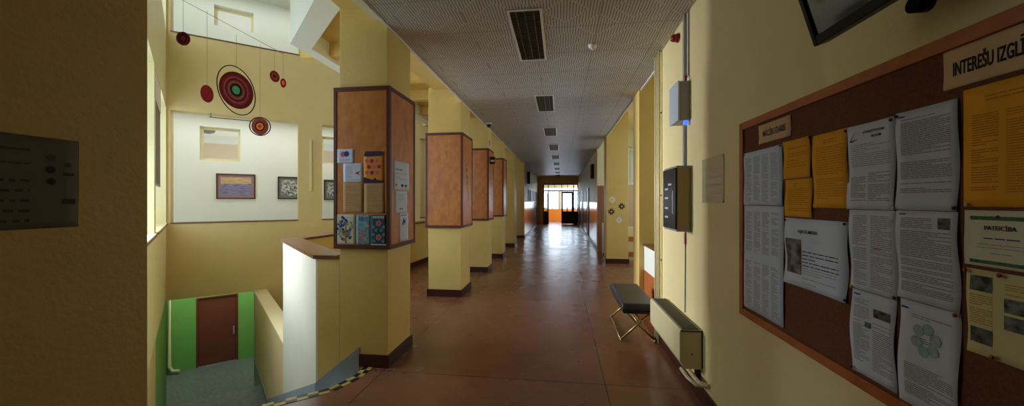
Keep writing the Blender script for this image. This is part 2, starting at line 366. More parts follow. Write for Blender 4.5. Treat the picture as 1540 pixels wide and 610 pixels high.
# --- passage behind: white back wall with high inner windows
OFF = 1.5; B0 = C0 + n_ * (OFF + .0)
WIN = [(.313, 1.086, 2.515, 3.312), (2.876, 3.65, 2.555, 3.312), (.58, 1.35, 5.75, 6.24), (2.9, 3.7, 5.75, 6.24)]
wall('wall_passage_back', B0, 40.4, 6.5, 0, 7.6, .24, WIN + [(5.35, 6.3, 0, 2.75)], 'white', x0=-1.2)
wall('wall_passage_end', C0 + m_ * -.9, 130.4, 1.5, 0, 7.6, .2, [], 'white')
bm = nbm(); bx(bm, -1.2, 6.4, .2, 1.5, 3.6, 3.72); bx(bm, -1.2, 6.4, .2, 1.5, 6.55, 6.7); struct('ceiling_passage', bm, 'white', wm(C0, 40.4))
# rooms beyond the inner windows
bm = nbm(); bx(bm, -1.2, 7, 1.74, 5.0, 3.6, 3.7); bx(bm, -1.2, 7, 1.74, 5.0, 6.7, 6.8); bx(bm, -1.2, 7, 5.0, 5.1, 3.35, 3.6); bx(bm, -1.2, 7, 5.0, 5.1, 6.4, 6.7); struct('ceiling_room', bm, 'white', wm(C0, 40.4))
bm = nbm(); bx(bm, -1.2, 7, 5.0, 5.12, 0, 3.35); bx(bm, -1.2, 7, 5.0, 5.12, 3.7, 6.4); bx(bm, -1.3, -1.2, 1.7, 5.0, 0, 7); struct('wall_room_back', bm, 'beige', wm(C0, 40.4))
nwin = 0
for (a, b, c, d) in WIN:
    nwin += 1
    bm = nbm(); f = .055
    for q in ((a, a + f, c, d), (b - f, b, c, d), (a + f, b - f, c, c + f), (a + f, b - f, d - f, d)): bx(bm, q[0], q[1], OFF + .14, OFF + .19, q[2], q[3])
    o = struct('window_%d' % nwin, bm, 'cream', wm(C0, 40.4))
    bm = nbm(); bx(bm, a + f, b - f, OFF + .16, OFF + .166, c + f, d - f); obj('pane', bm, 'glass', o)
# brown door with white transom seen past the second column
bm = nbm(); bx(bm, 5.35, 6.3, OFF + .1, OFF + .15, .02, 2.1); d9 = struct('door_1', bm, 'door_brown', wm(C0, 40.4))
bm = nbm(); bx(bm, 5.35, 6.3, OFF + .08, OFF + .15, 2.1, 2.26); obj('transom_bar', bm, 'white', d9)
bm = nbm(); bx(bm, 5.4, 6.25, OFF + .11, OFF + .125, 2.26, 2.75); obj('transom_pane', bm, 'glass', d9)
bm = nbm(); bx(bm, 5.44, 5.48, OFF + .03, OFF + .1, 1.0, 1.12); obj('door_handle', bm, 'grey_metal', d9)

# --- stairwell left wall (local x from the near end, thickness outwards)
LN = L_near - ldir * 3.45; LW = (C0 - LN).length
sx = lambda q: LW - q
wall('wall_stairwell_left', LN, LDEG, LW, -.35, 7.6, .35,
     [(sx(2.89), sx(.06), 1.10, 3.365), (sx(4.8), sx(3.14), 1.10, 3.365), (sx(6.15), sx(5.0), 1.10, 3.365), (sx(2.89), sx(.06), 4.88, 7.1), (sx(6.1), sx(3.14), 4.88, 7.1)], 'cream')  # third opening is added, unseen behind the pillar, to let light in
wall('wall_stairwell_left_lower', LN, LDEG, sx(2.9), -4, -.35, .35, [], 'yellow')
wall('wall_lobby_left', LN, LDEG, LW, -4, -.35, .35, [], 'green', x0=sx(2.9))
bm = nbm(); bx(bm, sx(2.89), sx(.06), -.02, .35, 1.10, 1.122); bx(bm, sx(6.1), sx(3.14), -.02, .35, 1.10, 1.122); struct('trim_2', bm, 'cap_cream', wm(LN, LDEG))
bm = nbm(); bx(bm, sx(2.89), sx(.06), -.03, -.02, 1.085, 1.122); bx(bm, sx(6.1), sx(3.14), -.03, -.02, 1.085, 1.122); struct('trim_3', bm, 'wood_cap', wm(LN, LDEG))
# --- core wall: tall parapet part, lower continuation, caps
off = Vector((gdir.y, -gdir.x)) * .2
if off.x < 0: off = -off
G1b = G1 + off
bm = nbm()
prism(bm, [tuple(G0 + Vector((.02, 0))), (-2.071, 3.265), (-2.071, 3.47), tuple(G0 + off + gdir * .14)], -3.8, .999)
prism(bm, [(-2.071, 3.265), (-2.071, 3.55), (-1.812, 3.55), (-1.812, 3.265)], -3.8, -.001)
prism(bm, [tuple(G1), tuple(G1b), (-3.34, 9.85), (-3.54, 9.85)], -3.8, 1.0)
struct('wall_parapet', bm, 'column')
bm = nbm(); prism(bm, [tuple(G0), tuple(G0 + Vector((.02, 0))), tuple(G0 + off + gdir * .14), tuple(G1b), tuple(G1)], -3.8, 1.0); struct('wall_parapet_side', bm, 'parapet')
bm = nbm()
prism(bm, [tuple(G0 - off * .12), (-2.1, 3.25), (-2.1, 3.49), tuple(G0 + off * 1.1 + gdir * .12), tuple(G1b + off * .12 - gdir * .03), tuple(G1 - off * .12 + gdir * .03)], 1.0, 1.035)
prism(bm, [tuple(G1 - off * .12 + gdir * .03), tuple(G1b + off * .12 - gdir * .03), (-3.31, 9.86), (-3.57, 9.86)], 1.0, 1.034)
struct('trim_4', bm, 'wood_cap')
ce = CORE_END
bm = nbm(); prism(bm, [tuple(G1), tuple(ce), tuple(ce + off * 1.15), tuple(G1 + off * 1.15)], -4, -.40); struct('wall_core', bm, 'yellow')
bm = nbm(); prism(bm, [tuple(G1), tuple(ce), tuple(ce + off * 1.15), tuple(G1 + off * 1.15)], -.40, -.375); struct('trim_5', bm, 'cap_cream')
# grey painted skirting that follows the steps
bm = nbm(); P = [(-1.867, .18), (-1.867, -.25), (-2.318, -.62), (-2.318, -.186)]
mt = Matrix(((1, 0, 0, 0), (0, 0, 1, 0), (0, 1, 0, 0), (0, 0, 0, 1)))
prism(bm, P, 3.257, 3.267, mt); st = struct('baseboard_stairs', bm, 'grey_skirt')
bm = nbm(); gm = Matrix.Translation((G0.x, G0.y, 0)) @ Matrix(((gdir.x, 0, -off.normalized().x, 0), (gdir.y, 0, -off.normalized().y, 0), (0, 1, 0, 0), (0, 0, 0, 1)))
prism(bm, [(0, -.186), (0, -.6), (3.3, -2.2), (5.6, -2.2), (5.6, -1.78), (3.5, -1.78)], -.001, .008, gm); struct('baseboard_stairs', bm, 'grey_skirt')
# --- lower lobby
Q0 = Vector((-12.055, 9.931)); Q1 = Vector((-10.429, 11.523)); qd = (Q1 - Q0).normalized(); QDEG = math.degrees(math.atan2(qd.y, qd.x))
wall('wall_lobby_back', Q0, QDEG, 6.0, -3.8, -.3, .3, [(.72, 1.80, -3.8, -1.56)], 'green')
wl = (C0 + Vector((-.5 * ldir.y, .5 * ldir.x)) * 0 - Q0); wall('wall_lobby_side', C0, math.degrees(math.atan2((Q0 - C0).y, (Q0 - C0).x)), (Q0 - C0).length, -3.8, -.3, .3, [], 'green')
wall('wall_lobby_right', ce + off * 1.2 + m_ * .6, 130, 8, -3.8, -.3, .3, [], 'green')
bm = nbm(); prism(bm, [(-1.5, .28), (9, .28), (9, 9.5), (-1.5, 9.5)], -.36, -.30); struct('ceiling_lobby', bm, 'white', wm(C0, 40.4))
bm = nbm(); bx(bm, .72, 1.80, .05, .10, -3.79, -1.56); dl = struct('door_2', bm, 'door_brown', wm(Q0, QDEG))
bm = nbm(); bx(bm, .72, .76, -.01, .05, -3.8, -1.56); bx(bm, 1.76, 1.80, -.01, .05, -3.8, -1.56); bx(bm, .76, 1.76, -.01, .05, -1.60, -1.56); obj('door_frame', bm, 'door_brown', dl)
bm = nbm(); bx(bm, 1.66, 1.70, .0, .05, -2.9, -2.66); obj('door_handle', bm, 'grey_metal', dl)
bm = nbm(); tube(bm, [(.09, -.06, -.4), (.09, -.06, -3.55), (.16, -.1, -3.7), (.34, -.16, -3.72)], .05); o = obj('heating_pipe', bm, 'pipe', None, wm(Q0, QDEG)); tag(o, 'pale green-white vertical pipe beside the green lobby wall below', 'pipe')

# --- corridor walls
wall('wall_right', (1.10, 4.40), -90, 10.4, 0, 3.9, .3, [], 'warm_cream')
bm = nbm(); bx(bm, -2.1, 1.4, -6.2, -6, -.1, 3.9); struct('wall_back', bm, 'cream')
bm = nbm(); bx(bm, -1.95, -1.59, -6, .77, 0, 3.4); struct('wall_left', bm, 'column')
bm = nbm(); bx(bm, -1.74, -1.6, 1.0, 3.27, 3.24, 4.85); struct('wall_upper_edge', bm, 'cream')
wall('wall_right_aisle', (3.3, 11.9), -90, 7.5, 0, 3.9, .25, [(.5, 5.6, 1.0, 3.0), (6.3, 7.4, 1.0, 3.0)], 'cream')
bm = nbm(); bx(bm, 1.4, 3.5, 4.1, 4.4, 0, 3.9); struct('wall_bay', bm, 'cream')
wall('wall_aisle_end', (1.15, 11.7), 0, 2.4, 0, 3.9, .2, [], 'cream')
wall('wall_right_far', (1.20, 25.0), -90, 13.1, 1.5, 3.3, .2, [], 'cream')
wall('wall_right_wainscot', (1.195, 25.0), -90, 13.0, 0, 1.5, .2, [], 'gloss_wall')
wall('wall_left_far', (-1.5, 15.56), 90, 9.44, 1.5, 3.3, .2, [], 'cream')
wall('wall_left_wainscot', (-1.495, 15.52), 90, 9.48, 0, 1.5, .2, [], 'gloss_wall')
wall('wall_left_aisle_end', (-4.2, 15.5), 0, 2.71, 0, 3.9, .2, [], 'column')
wall('wall_left_aisle', (-3.7, 9.9), 90, 5.6, 0, 3.9, .2, [(1.5, 4.8, 1.2, 3.0)], 'cream')
# end wall with the glazed doors
wall('wall_end', (-1.7, 25.0), 0, 3.2, 0, 3.4, .25, [(.58, 2.92, 0, 2.70)], 'yellow')
bm = nbm(); fm = 'door_dark'
for q in ((-1.12, -1.05, 0, 2.7), (1.15, 1.22, 0, 2.7), (-1.05, 1.15, 2.62, 2.70), (-1.05, 1.15, 2.20, 2.28), (-.80, -.745, 0, 2.7), (.10, .15, 2.2, 2.7), (-.36, -.32, 2.28, 2.7), (.50, .54, 2.28, 2.7), (.88, .94, 0, 2.7)):
    bx(bm, q[0], q[1], 25.02, 25.14, q[2], q[3])
de = struct('door_3', bm, fm)
bm = nbm(); bx(bm, .94, 1.15, 25.05, 25.11, 0, .86); bx(bm, .94, 1.15, 25.05, 25.11, 1.25, 1.29); bx(bm, .94, 1.15, 25.05, 25.11, 1.68, 1.72); bx(bm, .94, 1.15, 25.05, 25.11, 2.0, 2.05); obj('side_panel', bm, fm, de)
bm = nbm(); bx(bm, -1.05, -.80, 25.05, 25.11, 0, .86)
for z in (1.2, 1.55, 1.9, 2.14): bx(bm, -1.05, -.80, 25.06, 25.10, z, z + .03)
bx(bm, -.94, -.91, 25.06, 25.1, .86, 2.2); obj('side_panel', bm, fm, de)
bm = nbm(); bx(bm, .10, .88, 25.04, 25.09, .02, .86)
for q in ((.10, .20, .86, 2.18), (.78, .88, .86, 2.18), (.20, .78, 2.06, 2.18), (.46, .52, .86, 2.06)): bx(bm, q[0], q[1], 25.04, 25.09, q[2], q[3])
lf = obj('door_leaf', bm, fm, de); bm = nbm(); bx(bm, .14, .17, 24.99, 25.04, .98, 1.1); obj('door_handle', bm, 'grey_metal', lf)
bm = nbm(); lm = Matrix.Translation((-.745, 25.14, 0)) @ Matrix.Rotation(math.radians(97), 4, 'Z')
bx(bm, 0, .8, 0, .045, .02, .86, lm)
for q in ((0, .1, .86, 2.18), (.7, .8, .86, 2.18), (.1, .7, 2.06, 2.18), (.37, .43, .86, 2.06)): bx(bm, q[0], q[1], 0, .045, q[2], q[3], lm)
obj('door_leaf', bm, fm, de)
bm = nbm(); bx(bm, -1.05, 1.15, 25.075, 25.08, 2.28, 2.62); bx(bm, .2, .78, 25.06, 25.066, .86, 2.06); bx(bm, .94, 1.15, 25.075, 25.08, .86, 2.2); bx(bm, -1.05, -.8, 25.075, 25.08, .86, 2.2); obj('pane', bm, 'glass', de)
# room beyond
wall('wall_outer', (-2.6, 29.0), 0, 5.2, 0, 3.4, .2, [(.35, 1.4, .9, 2.35), (1.5, 2.55, .9, 2.35), (2.65, 3.7, .9, 2.35), (3.8, 4.9, .9, 2.35)], 'beige')
bm = nbm(); bx(bm, -2.6, 2.6, 28.97, 29.0, 0, .9); struct('trim_8', bm, 'sun_orange')
bm = nbm()
for a in (-2.25, -1.1, .05, 1.2):
    for q in ((a, a + .05), (a + .5, a + .55), (a + 1.0, a + 1.05)): bx(bm, q[0], q[1], 29.05, 29.1, .9, 2.35)
    bx(bm, a, a + 1.05, 29.05, 29.1, 2.3, 2.35); bx(bm, a, a + 1.05, 29.05, 29.1, .9, .95)
wf = struct('window_5', bm, 'white')
bm = nbm(); bx(bm, -2.8, -2.6, 25.2, 29.2, 0, 3.4); bx(bm, 2.6, 2.8, 25.2, 29.2, 0, 3.4); struct('wall_outer_sides', bm, 'yellow')
bm = nbm(); bx(bm, -2.6, -1.7, 25.2, 29.2, -.1, 0); bx(bm, 1.4, 2.6, 25.2, 29.2, -.1, 0); struct('floor', bm, 'floor')

# --- ceilings
bm = nbm(); bx(bm, -1.58, 1.10, -6, 4.4, 3.18, 3.215); bx(bm, -1.58, 1.17, 4.4, 15.5, 3.18, 3.215); bx(bm, -1.6, 1.3, 15.5, 25.0, 3.18, 3.215); struct('ceiling', bm, 'tiles')
bm = nbm(); bx(bm, -1.60, -1.58, -6, 15.5, 3.165, 3.24); bx(bm, 1.17, 1.19, 4.4, 12, 3.165, 3.24); struct('trim_6', bm, 'lamp_frame')
bm = nbm(); bx(bm, -2.8, 2.8, 25.2, 29.2, 3.3, 3.4); struct('ceiling_outer', bm, 'white')
GU = G0 + gdir * 1.375; GUb = GU + off
bm = nbm(); prism(bm, [(-2.3, 3.27), (1.4, 3.27), (1.4, -6), (-2.05, -6), (-2.05, 3.27)], 3.7, 3.8)
prism(bm, [(-2.06, 3.27), (-2.3, 3.27), tuple(GU), (-3.54, 10.6), (-3.9, 10.6), (-3.9, 15.6), (-2.06, 15.6)], 3.74, 3.8)
bx(bm, -2.06, 3.5, 3.27, 26, 3.74, 3.8); struct('ceiling_upper_slab', bm, 'column')
bm = nbm()
bx(bm, -2.05, -1.62, -6, 15.5, 3.36, 3.74)                                   # beam over the columns
for y in (4.75, 5.85, 7.0, 8.2, 9.4, 10.6, 11.8, 13.0, 14.2): bx(bm, -3.6, -2.05, y, y + .16, 3.55, 3.74)
struct('trim_7', bm, 'column')
bm = nbm()
prism(bm, [tuple(G0), (-2.06, 3.27), (-2.06, 3.52), tuple(G0 + off * 1.2 + gdir * .14), tuple(GU + off * 1.2), tuple(GU)], 3.50, 4.85)
prism(bm, [tuple(GU), tuple(GU + off * 1.2), (-3.22, 10.1), (-3.42, 10.1)], 3.50, 4.85); bx(bm, -2.06, 1.1, 3.265, 3.4, 3.8, 4.85)
struct('wall_upper_parapet', bm, 'white')
bm = nbm(); bx(bm, -15, 3.6, -6.3, 16, 7.6, 7.75); struct('ceiling_roof', bm, 'white')
bm = nbm(); bx(bm, 1.3, 1.5, -6, 16, 3.8, 7.6); bx(bm, -9, 1.5, 15.7, 15.9, 3.8, 7.6); struct('wall_upper_right', bm, 'cream')

# --- baseboards
bm = nbm(); bx(bm, 1.075, 1.10, -6, 4.40, 0, .11); bx(bm, 1.40, 1.42, 4.42, 5.61, 0, .11); struct('baseboard_right', bm, 'maroon')
bm = nbm(); bx(bm, 1.165, 1.195, 11.68, 25, 0, .1); struct('baseboard_right_far', bm, 'maroon')
bm = nbm(); bx(bm, -1.495, -1.47, 15.5, 25, 0, .1); bx(bm, -3.5, -1.495, 15.475, 15.5, 0, .1); struct('baseboard_left', bm, 'maroon')
bm = nbm(); prism(bm, [(-3.52, 4.9), (-3.5, 4.9), (-3.32, 9.9), (-3.34, 9.9)], 0, .12); bx(bm, -3.7, -3.48, 9.9, 15.5, 0, .12); struct('baseboard_parapet', bm, 'maroon')

# ================================================================ COLUMNS
def column(x0, x1, y0, y1, label, top=3.4, base_front_from=None):
    bm = nbm(); bx(bm, x0, x1, y0, y1, 0, top); o = obj('column', bm, 'column', None, None, .004)
    tag(o, label, 'column', 'square yellow columns of the corridor')
    bm = nbm(); e = .018; xa = base_front_from if base_front_from else x0 - e
    bx(bm, xa, x1 + e, y0 - e, y0, 0, .115); bx(bm, x1, x1 + e, y0, y1 + e, 0, .115); bx(bm, x0 - e, x1, y1, y1 + e, 0, .115)
    if not base_front_from: bx(bm, x0 - e, x0, y0 - e, y1, 0, .115)
    obj('baseboard', bm, 'maroon', o); return o
COLS = [(-2.07, -1.59, 3.265, 3.79), (-2.13, -1.585, 5.815, 6.42), (-2.07, -1.565, 7.90, 8.43), (-2.04, -1.55, 9.93, 10.47), (-2.0, -1.53, 12.42, 13.1)]
CL = ['square yellow column nearest the camera beside the stair edge, brown pinboard wrapped round it',
      'second square yellow column from the stairs, bare plywood pinboard on its front',
      'third square yellow column from the stairs, below the small dome camera',
      'fourth square yellow column from the stairs, last one with a wooden pinboard',
      'fifth square yellow column from the stairs, plain without any pinboard']
for i, c in enumerate(COLS): column(*c, CL[i], base_front_from=-1.867 if i == 0 else None)
column(-1.95, -1.59, .775, 1.245, 'dark shaded wall pillar filling the left edge, faint poster on it', 3.4)
column(1.15, 1.66, 5.61, 6.03, 'narrow yellow column on the right behind the vertical pipes', 3.75)
column(1.15, 1.68, 9.436, 9.95, 'cream column on the right decorated with four stitched crosses', 3.75)

# pinboards wrapped round the columns
def pinboard(c, z0, z1, label, t=.035):
    x0, x1, y0, y1 = c; th = thing('column_pinboard', label, 'notice board', Matrix.Translation((x1, y0, z0)), 'pinboards wrapped round the columns')
    W = x1 - x0; D = y1 - y0; H = z1 - z0
    boxobj('front_panel', (-W - t, t, -t, -.0005, 0, H), 'ply', th); boxobj('side_panel', (.0005, t, .0, D + t, 0, H), 'ply', th)
    f = .028; q = .006; bm = nbm()
    for a, b in ((-W - t, -W - t + f), (t - f, t)): bx(bm, a, b, -t - q, -t, 0, H)
    bx(bm, -W - t + f, t - f, -t - q, -t, 0, f); bx(bm, -W - t + f, t - f, -t - q, -t, H - f, H)
    for a, b in ((-t - q, -t + f), (D + t - f, D + t)): bx(bm, t, t + q, a, b, 0, H)
    bx(bm, t, t + q, -t + f, D + t - f, 0, f); bx(bm, t, t + q, -t + f, D + t - f, H - f, H)
    bx(bm, -W - t - .004, t + .004, -t - .004, D + t, -.012, 0); bx(bm, -W - t - .004, t + .004, -t - .004, D + t, H, H + .012)
    obj('frame', bm, 'frame_dark', th); return th
pinboard(COLS[0], 1.115, 2.60, 'orange-brown pinboard with dark frame and posters, on the nearest column')
pinboard(COLS[1], 1.13, 2.64, 'bare orange plywood pinboard with dark frame, on the second column')
pinboard(COLS[2], 1.14, 2.68, 'plywood pinboard with dark frame on the third column, under the dome camera')
pinboard(COLS[3], 1.14, 2.70, 'small-looking plywood pinboard with dark frame on the fourth column')

# ================================================================ PAPER MAKER
def sheet(name, label, cat, mtx, w, h, material, content=(), group=None, curl=.006, seed=0, lift=.0015):
    rnd = random.Random(seed * 13 + 5); ph = rnd.uniform(0, 6.28); k = rnd.uniform(1.6, 2.6)
    def W(u, v): return lift + curl * (.5 + .5 * math.sin(ph + k * PI * v / h)) * (abs(u / w - .5) * 2) ** 2 * 1.0
    nu, nv = 6, 12; bm = nbm(); G = [[bm.verts.new((w * i / nu + (.58 * curl * math.sin(ph * 2 + 5 * j / nv) if i in (0, nu) else 0), h * j / nv, W(w * i / nu, h * j / nv))) for i in range(nu + 1)] for j in range(nv + 1)]
    for j in range(nv):
        for i in range(nu): bm.faces.new([G[j][i], G[j][i + 1], G[j + 1][i + 1], G[j + 1][i]]).smooth = True
    ex = bmesh.ops.extrude_face_region(bm, geom=list(bm.faces)); vs = [e for e in ex['geom'] if isinstance(e, bmesh.types.BMVert)]
    for v in vs: v.co.z -= .0006
    o = obj(name, bm, material, None, mtx); tag(o, label, cat, group)
    def patch(bm, u0, u1, v0, v1, dz=.0009, nu=3, nv=3):
        g_ = [[bm.verts.new((u0 + (u1 - u0) * i / nu, v0 + (v1 - v0) * j / nv, W(u0 + (u1 - u0) * i / nu, v0 + (v1 - v0) * j / nv) + dz)) for i in range(nu + 1)] for j in range(nv + 1)]
        for j in range(nv):
            for i in range(nu): bm.faces.new([g_[j][i], g_[j][i + 1], g_[j + 1][i + 1], g_[j + 1][i]])
    def ringp(bm, cu, cv, r0, r1, dz, seg=18, sq=1.0):
        for k_ in range(seg):
            a, b = 2 * PI * k_ / seg, 2 * PI * (k_ + 1) / seg
            P = [(cu + r * math.cos(t) * sq, cv + r * math.sin(t)) for r, t in ((r0, a), (r1, a), (r1, b), (r0, b))]
            if r0 == 0: P = P[1:]
            bm.faces.new([bm.verts.new((p[0], p[1], W(*p) + dz)) for p in P])
    inks = {}
    for c in content:
        t = c[0]
        if t == 'lines':
            _, u0, u1, v0, v1, pitch, th, mt_ = c; bm = nbm(); v = v1
            while v > v0 + th:
                if rnd.random() < .08: v -= pitch; continue
                end = u1 if rnd.random() > .25 else u0 + (u1 - u0) * rnd.uniform(.35, .9); u = u0
                while u < end - .003:
                    L = min(rnd.uniform(.012, .04) * (1 if w < .3 else 1.4), end - u); patch(bm, u, u + L, v - th, v, .0008, 2, 1); u += L + pitch * .35
                v -= pitch
            obj('printed_text', bm, mt_, o)
        elif t == 'rect': _, u0, u1, v0, v1, nm, mt_ = c; bm = nbm(); patch(bm, u0, u1, v0, v1, .0009, 6, 6); obj(nm, bm, mt_, o)
        elif t == 'band': _, u0, u1, v0, v1, mt_ = c; bm = nbm(); patch(bm, u0, u1, v0, v1, .0008, 6, 2); obj('printed_band', bm, mt_, o)
        elif t == 'text': _, txt, u, v, size, sx_, mt_, al = c; lettering('lettering', txt, size, mt_, o, u, v, W(u, v) + .0009 + curl * .15, sx_, size * (.02 if size > .05 else .006), 1.0, al, .0002)
        elif t == 'dot': _, cu, cv, r, mt_, nm = c[:6]; bm = inks.setdefault((nm, mt_), nbm()); ringp(bm, cu, cv, 0, r, .0011 + (c[6] if len(c) > 6 else 0))
        elif t == 'ring': _, cu, cv, r0, r1, mt_, nm = c; bm = inks.setdefault((nm, mt_), nbm()); ringp(bm, cu, cv, r0, r1, .0013)
        elif t == 'poly':
            _, P, mt_, nm = c; bm = inks.setdefault((nm, mt_), nbm()); bm.faces.new([bm.verts.new((p[0], p[1], W(*p) + .0012)) for p in P])
    for (nm, mt_), bm in inks.items(): obj(nm, bm, mt_, o)
    return o

# ================================================================ BIG CORK BOARD ON THE RIGHT WALL
XB = 1.10
bd = thing('cork_board', 'long brown cork notice board in orange-brown wooden frame on the right wall', 'notice board', panel_m((XB, 2.393, .872), (0, -1)))
BW, BH = 2.15, 1.142; f = .042
boxobj('cork_panel', (f * .5, BW - f * .5, f * .5, BH - f * .5, .001, .014), 'cork', bd)
for q in ((0, f, 0, BH), (BW - f, BW, 0, BH), (f, BW - f, 0, f), (f, BW - f, BH - f, BH)): boxobj('frame_rail', (q[0], q[1], q[2], q[3], .0005, .026), 'frame_orange', bd, bevel=.003)
XP = XB - .0145
def bsheet(name, label, y0, y1, z0, z1, material, content, seed, cat='paper', group=None, curl=.006):
    return sheet(name, label, cat, panel_m((XP, y0, z0), (0, -1)), y0 - y1, z1 - z0, material, content, group, curl, seed)
GP = 'sheets pinned to the brown cork board'
def cols_list(w, h, ncol, ink='ink', v0=.02, v1=None):
    cs = []; cw = (w - .05) / ncol; v1 = v1 or h - .03
    for i in range(ncol): cs.append(('lines', .022 + i * cw, .022 + (i + .72) * cw, v0, v1, .0065, .0028, ink))
    return cs
bsheet('name_list', 'white list sheet with four narrow columns, far top corner of the cork board', 2.347, 1.965, 1.527, 1.829, 'paper', cols_list(.387, .30, 4), 1, 'paper', GP)
bsheet('name_list', 'long white list hanging under the other list at the cork board\'s far end', 2.346, 1.957, .93, 1.524, 'paper', cols_list(.395, .3, 4, v1=.28) + cols_list(.395, .3, 4, v0=.33, v1=.56), 2, 'paper', GP)
sg = bsheet('heading_card', 'tan heading card lettered MĀCĪBU DARBS at the board\'s far top', 2.187, 1.902, 1.859, 1.960, 'card_tan', [('text', 'MĀCĪBU DARBS', .1425, .034, .046, .62, 'ink_dark', 'CENTER')], 3, 'sign', None, .002)
bsheet('orange_notice', 'small orange notice, upper one of two right of the white list', 1.957, 1.764, 1.655, 1.836, 'paper_orange', [('lines', .03, .17, .10, .155, .012, .003, 'ink_orange'), ('lines', .02, .17, .03, .085, .014, .003, 'ink_orange')], 4, 'paper', GP)
bsheet('orange_notice', 'small orange notice directly below another small orange notice', 1.946, 1.752, 1.477, 1.651, 'paper_orange', [('lines', .02, .17, .02, .13, .009, .0025, 'ink_orange'), ('lines', .06, .12, .135, .155, .01, .004, 'ink_orange')], 5, 'paper', GP)
bsheet('orange_notice', 'taller orange notice touching the two small orange ones', 1.747, 1.553, 1.522, 1.829, 'paper_orange', [('lines', .02, .175, .03, .25, .010, .0025, 'ink_orange'), ('lines', .06, .13, .265, .28, .01, .004, 'ink_orange')], 6, 'paper', GP)
bsheet('portrait_notice', 'white landscape notice with a dark portrait photo and name heading', 1.945, 1.550, 1.16, 1.470, 'paper',
       [('text', 'AIJA DUMBRA', .16, .245, .022, .95, 'ink_dark', 'CENTER'), ('rect', .015, .12, .055, .215, 'photograph', 'photo2'), ('lines', .17, .27, .195, .215, .012, .004, 'paper_warm'),
        ('lines', .125, .345, .098, .165, .0155, .004, 'ink_dark'), ('lines', .125, .33, .02, .09, .011, .003, 'ink')], 7, 'paper', GP, .010)
G = 'white sheets in two columns on the cork board'
bsheet('contest_notice', 'white sheet with bold dark heading and swoosh mark, top of its column', 1.552, 1.352, 1.520, 1.827, 'paper',
       [('text', 'INTERAKTĪVS KONKURSS', .125, .272, .0125, .78, 'ink_dark', 'CENTER'), ('text', 'SKOLĀM', .125, .254, .0125, .85, 'ink_dark', 'CENTER'), ('poly', [(.012, .252), (.018, .246), (.055, .257), (.018, .252)], 'ink_dark', 'logo'),
        ('poly', [(.014, .252), (.032, .280), (.034, .280), (.017, .251)], 'ink_blue', 'logo_stroke'), ('lines', .015, .18, .155, .235, .007, .0022, 'ink'), ('lines', .015, .08, .03, .13, .006, .003, 'ink'), ('lines', .09, .18, .03, .13, .006, .003, 'ink')], 8, 'paper', G)
bsheet('text_sheet', 'white text sheet with a small red line, middle of the first column', 1.542, 1.346, 1.228, 1.518, 'paper', [('lines', .015, .075, .02, .27, .0065, .0028, 'ink'), ('lines', .09, .18, .02, .27, .0065, .0028, 'ink'), ('band', .10, .135, .155, .160, 'ink_red')], 9, 'paper', G)
bsheet('text_sheet', 'white text sheet with two small dark photos, bottom of the first column', 1.535, 1.350, .925, 1.226, 'paper', [('lines', .012, .078, .04, .27, .0065, .0028, 'ink'), ('lines', .092, .172, .03, .20, .0065, .0028, 'ink'), ('rect', .095, .165, .22, .25, 'photograph', 'photo'), ('rect', .06, .086, .175, .195, 'photograph', 'photo'), ('band', .01, .04, .283, .288, 'ink_blue')], 10, 'paper', G)
bsheet('text_sheet', 'densely printed white sheet right of the one with bold heading', 1.349, 1.160, 1.522, 1.832, 'paper', [('lines', .018, .17, .17, .285, .0055, .0030, 'ink'), ('lines', .014, .17, .05, .15, .0055, .0030, 'ink'), ('band', .012, .03, .292, .296, 'ink_blue')], 11, 'paper', G)
bsheet('text_sheet', 'white text sheet with one small photo at its upper right corner', 1.346, 1.158, 1.243, 1.520, 'paper', [('lines', .014, .17, .02, .215, .0055, .0030, 'ink'), ('lines', .014, .11, .22, .255, .0055, .0030, 'ink'), ('rect', .128, .165, .225, .258, 'photograph', 'photo'), ('band', .008, .03, .264, .268, 'ink_blue')], 12, 'paper', G)
ring = []
for k_ in range(6): ring += [('dot', .085 + .030 * math.cos(k_ * PI / 3 + .3), .215 + .036 * math.sin(k_ * PI / 3 + .3), .0165, 'photo3', 'circle_print'), ('ring', .085 + .030 * math.cos(k_ * PI / 3 + .3), .215 + .036 * math.sin(k_ * PI / 3 + .3), .0155, .0168, 'ink', 'circle_outline')]
bsheet('text_sheet', 'white sheet with a ring of six pale circles above a text block', 1.338, 1.157, .917, 1.241, 'paper', ring + [('lines', .068, .105, .203, .225, .006, .002, 'ink_blue'), ('lines', .018, .165, .03, .13, .0055, .0030, 'ink'), ('lines', .04, .16, .272, .285, .007, .003, 'ink'), ('band', .006, .03, .296, .302, 'ink_blue')], 13, 'paper', G)
sg2 = bsheet('heading_card', 'large tan heading card lettered INTEREŠU IZGLĪTĪBA at the board top', 1.202, .66, 1.862, 1.970, 'card_tan', [('text', 'INTEREŠU IZGLĪTĪBA', .025, .034, .052, .43, 'ink_dark', 'LEFT')], 14, 'sign', None, .001)
bsheet('orange_timetable', 'largest orange sheet on the board, under the big tan heading card', 1.148, .74, 1.535, 1.848, 'paper_orange', [('lines', .05, .38, .27, .285, .01, .003, 'ink_orange')] + [('lines', .02 + i * .075, .08 + i * .075, .03, .24, .0065, .0022, 'ink_orange') for i in range(5)], 15, 'paper', GP, .003)
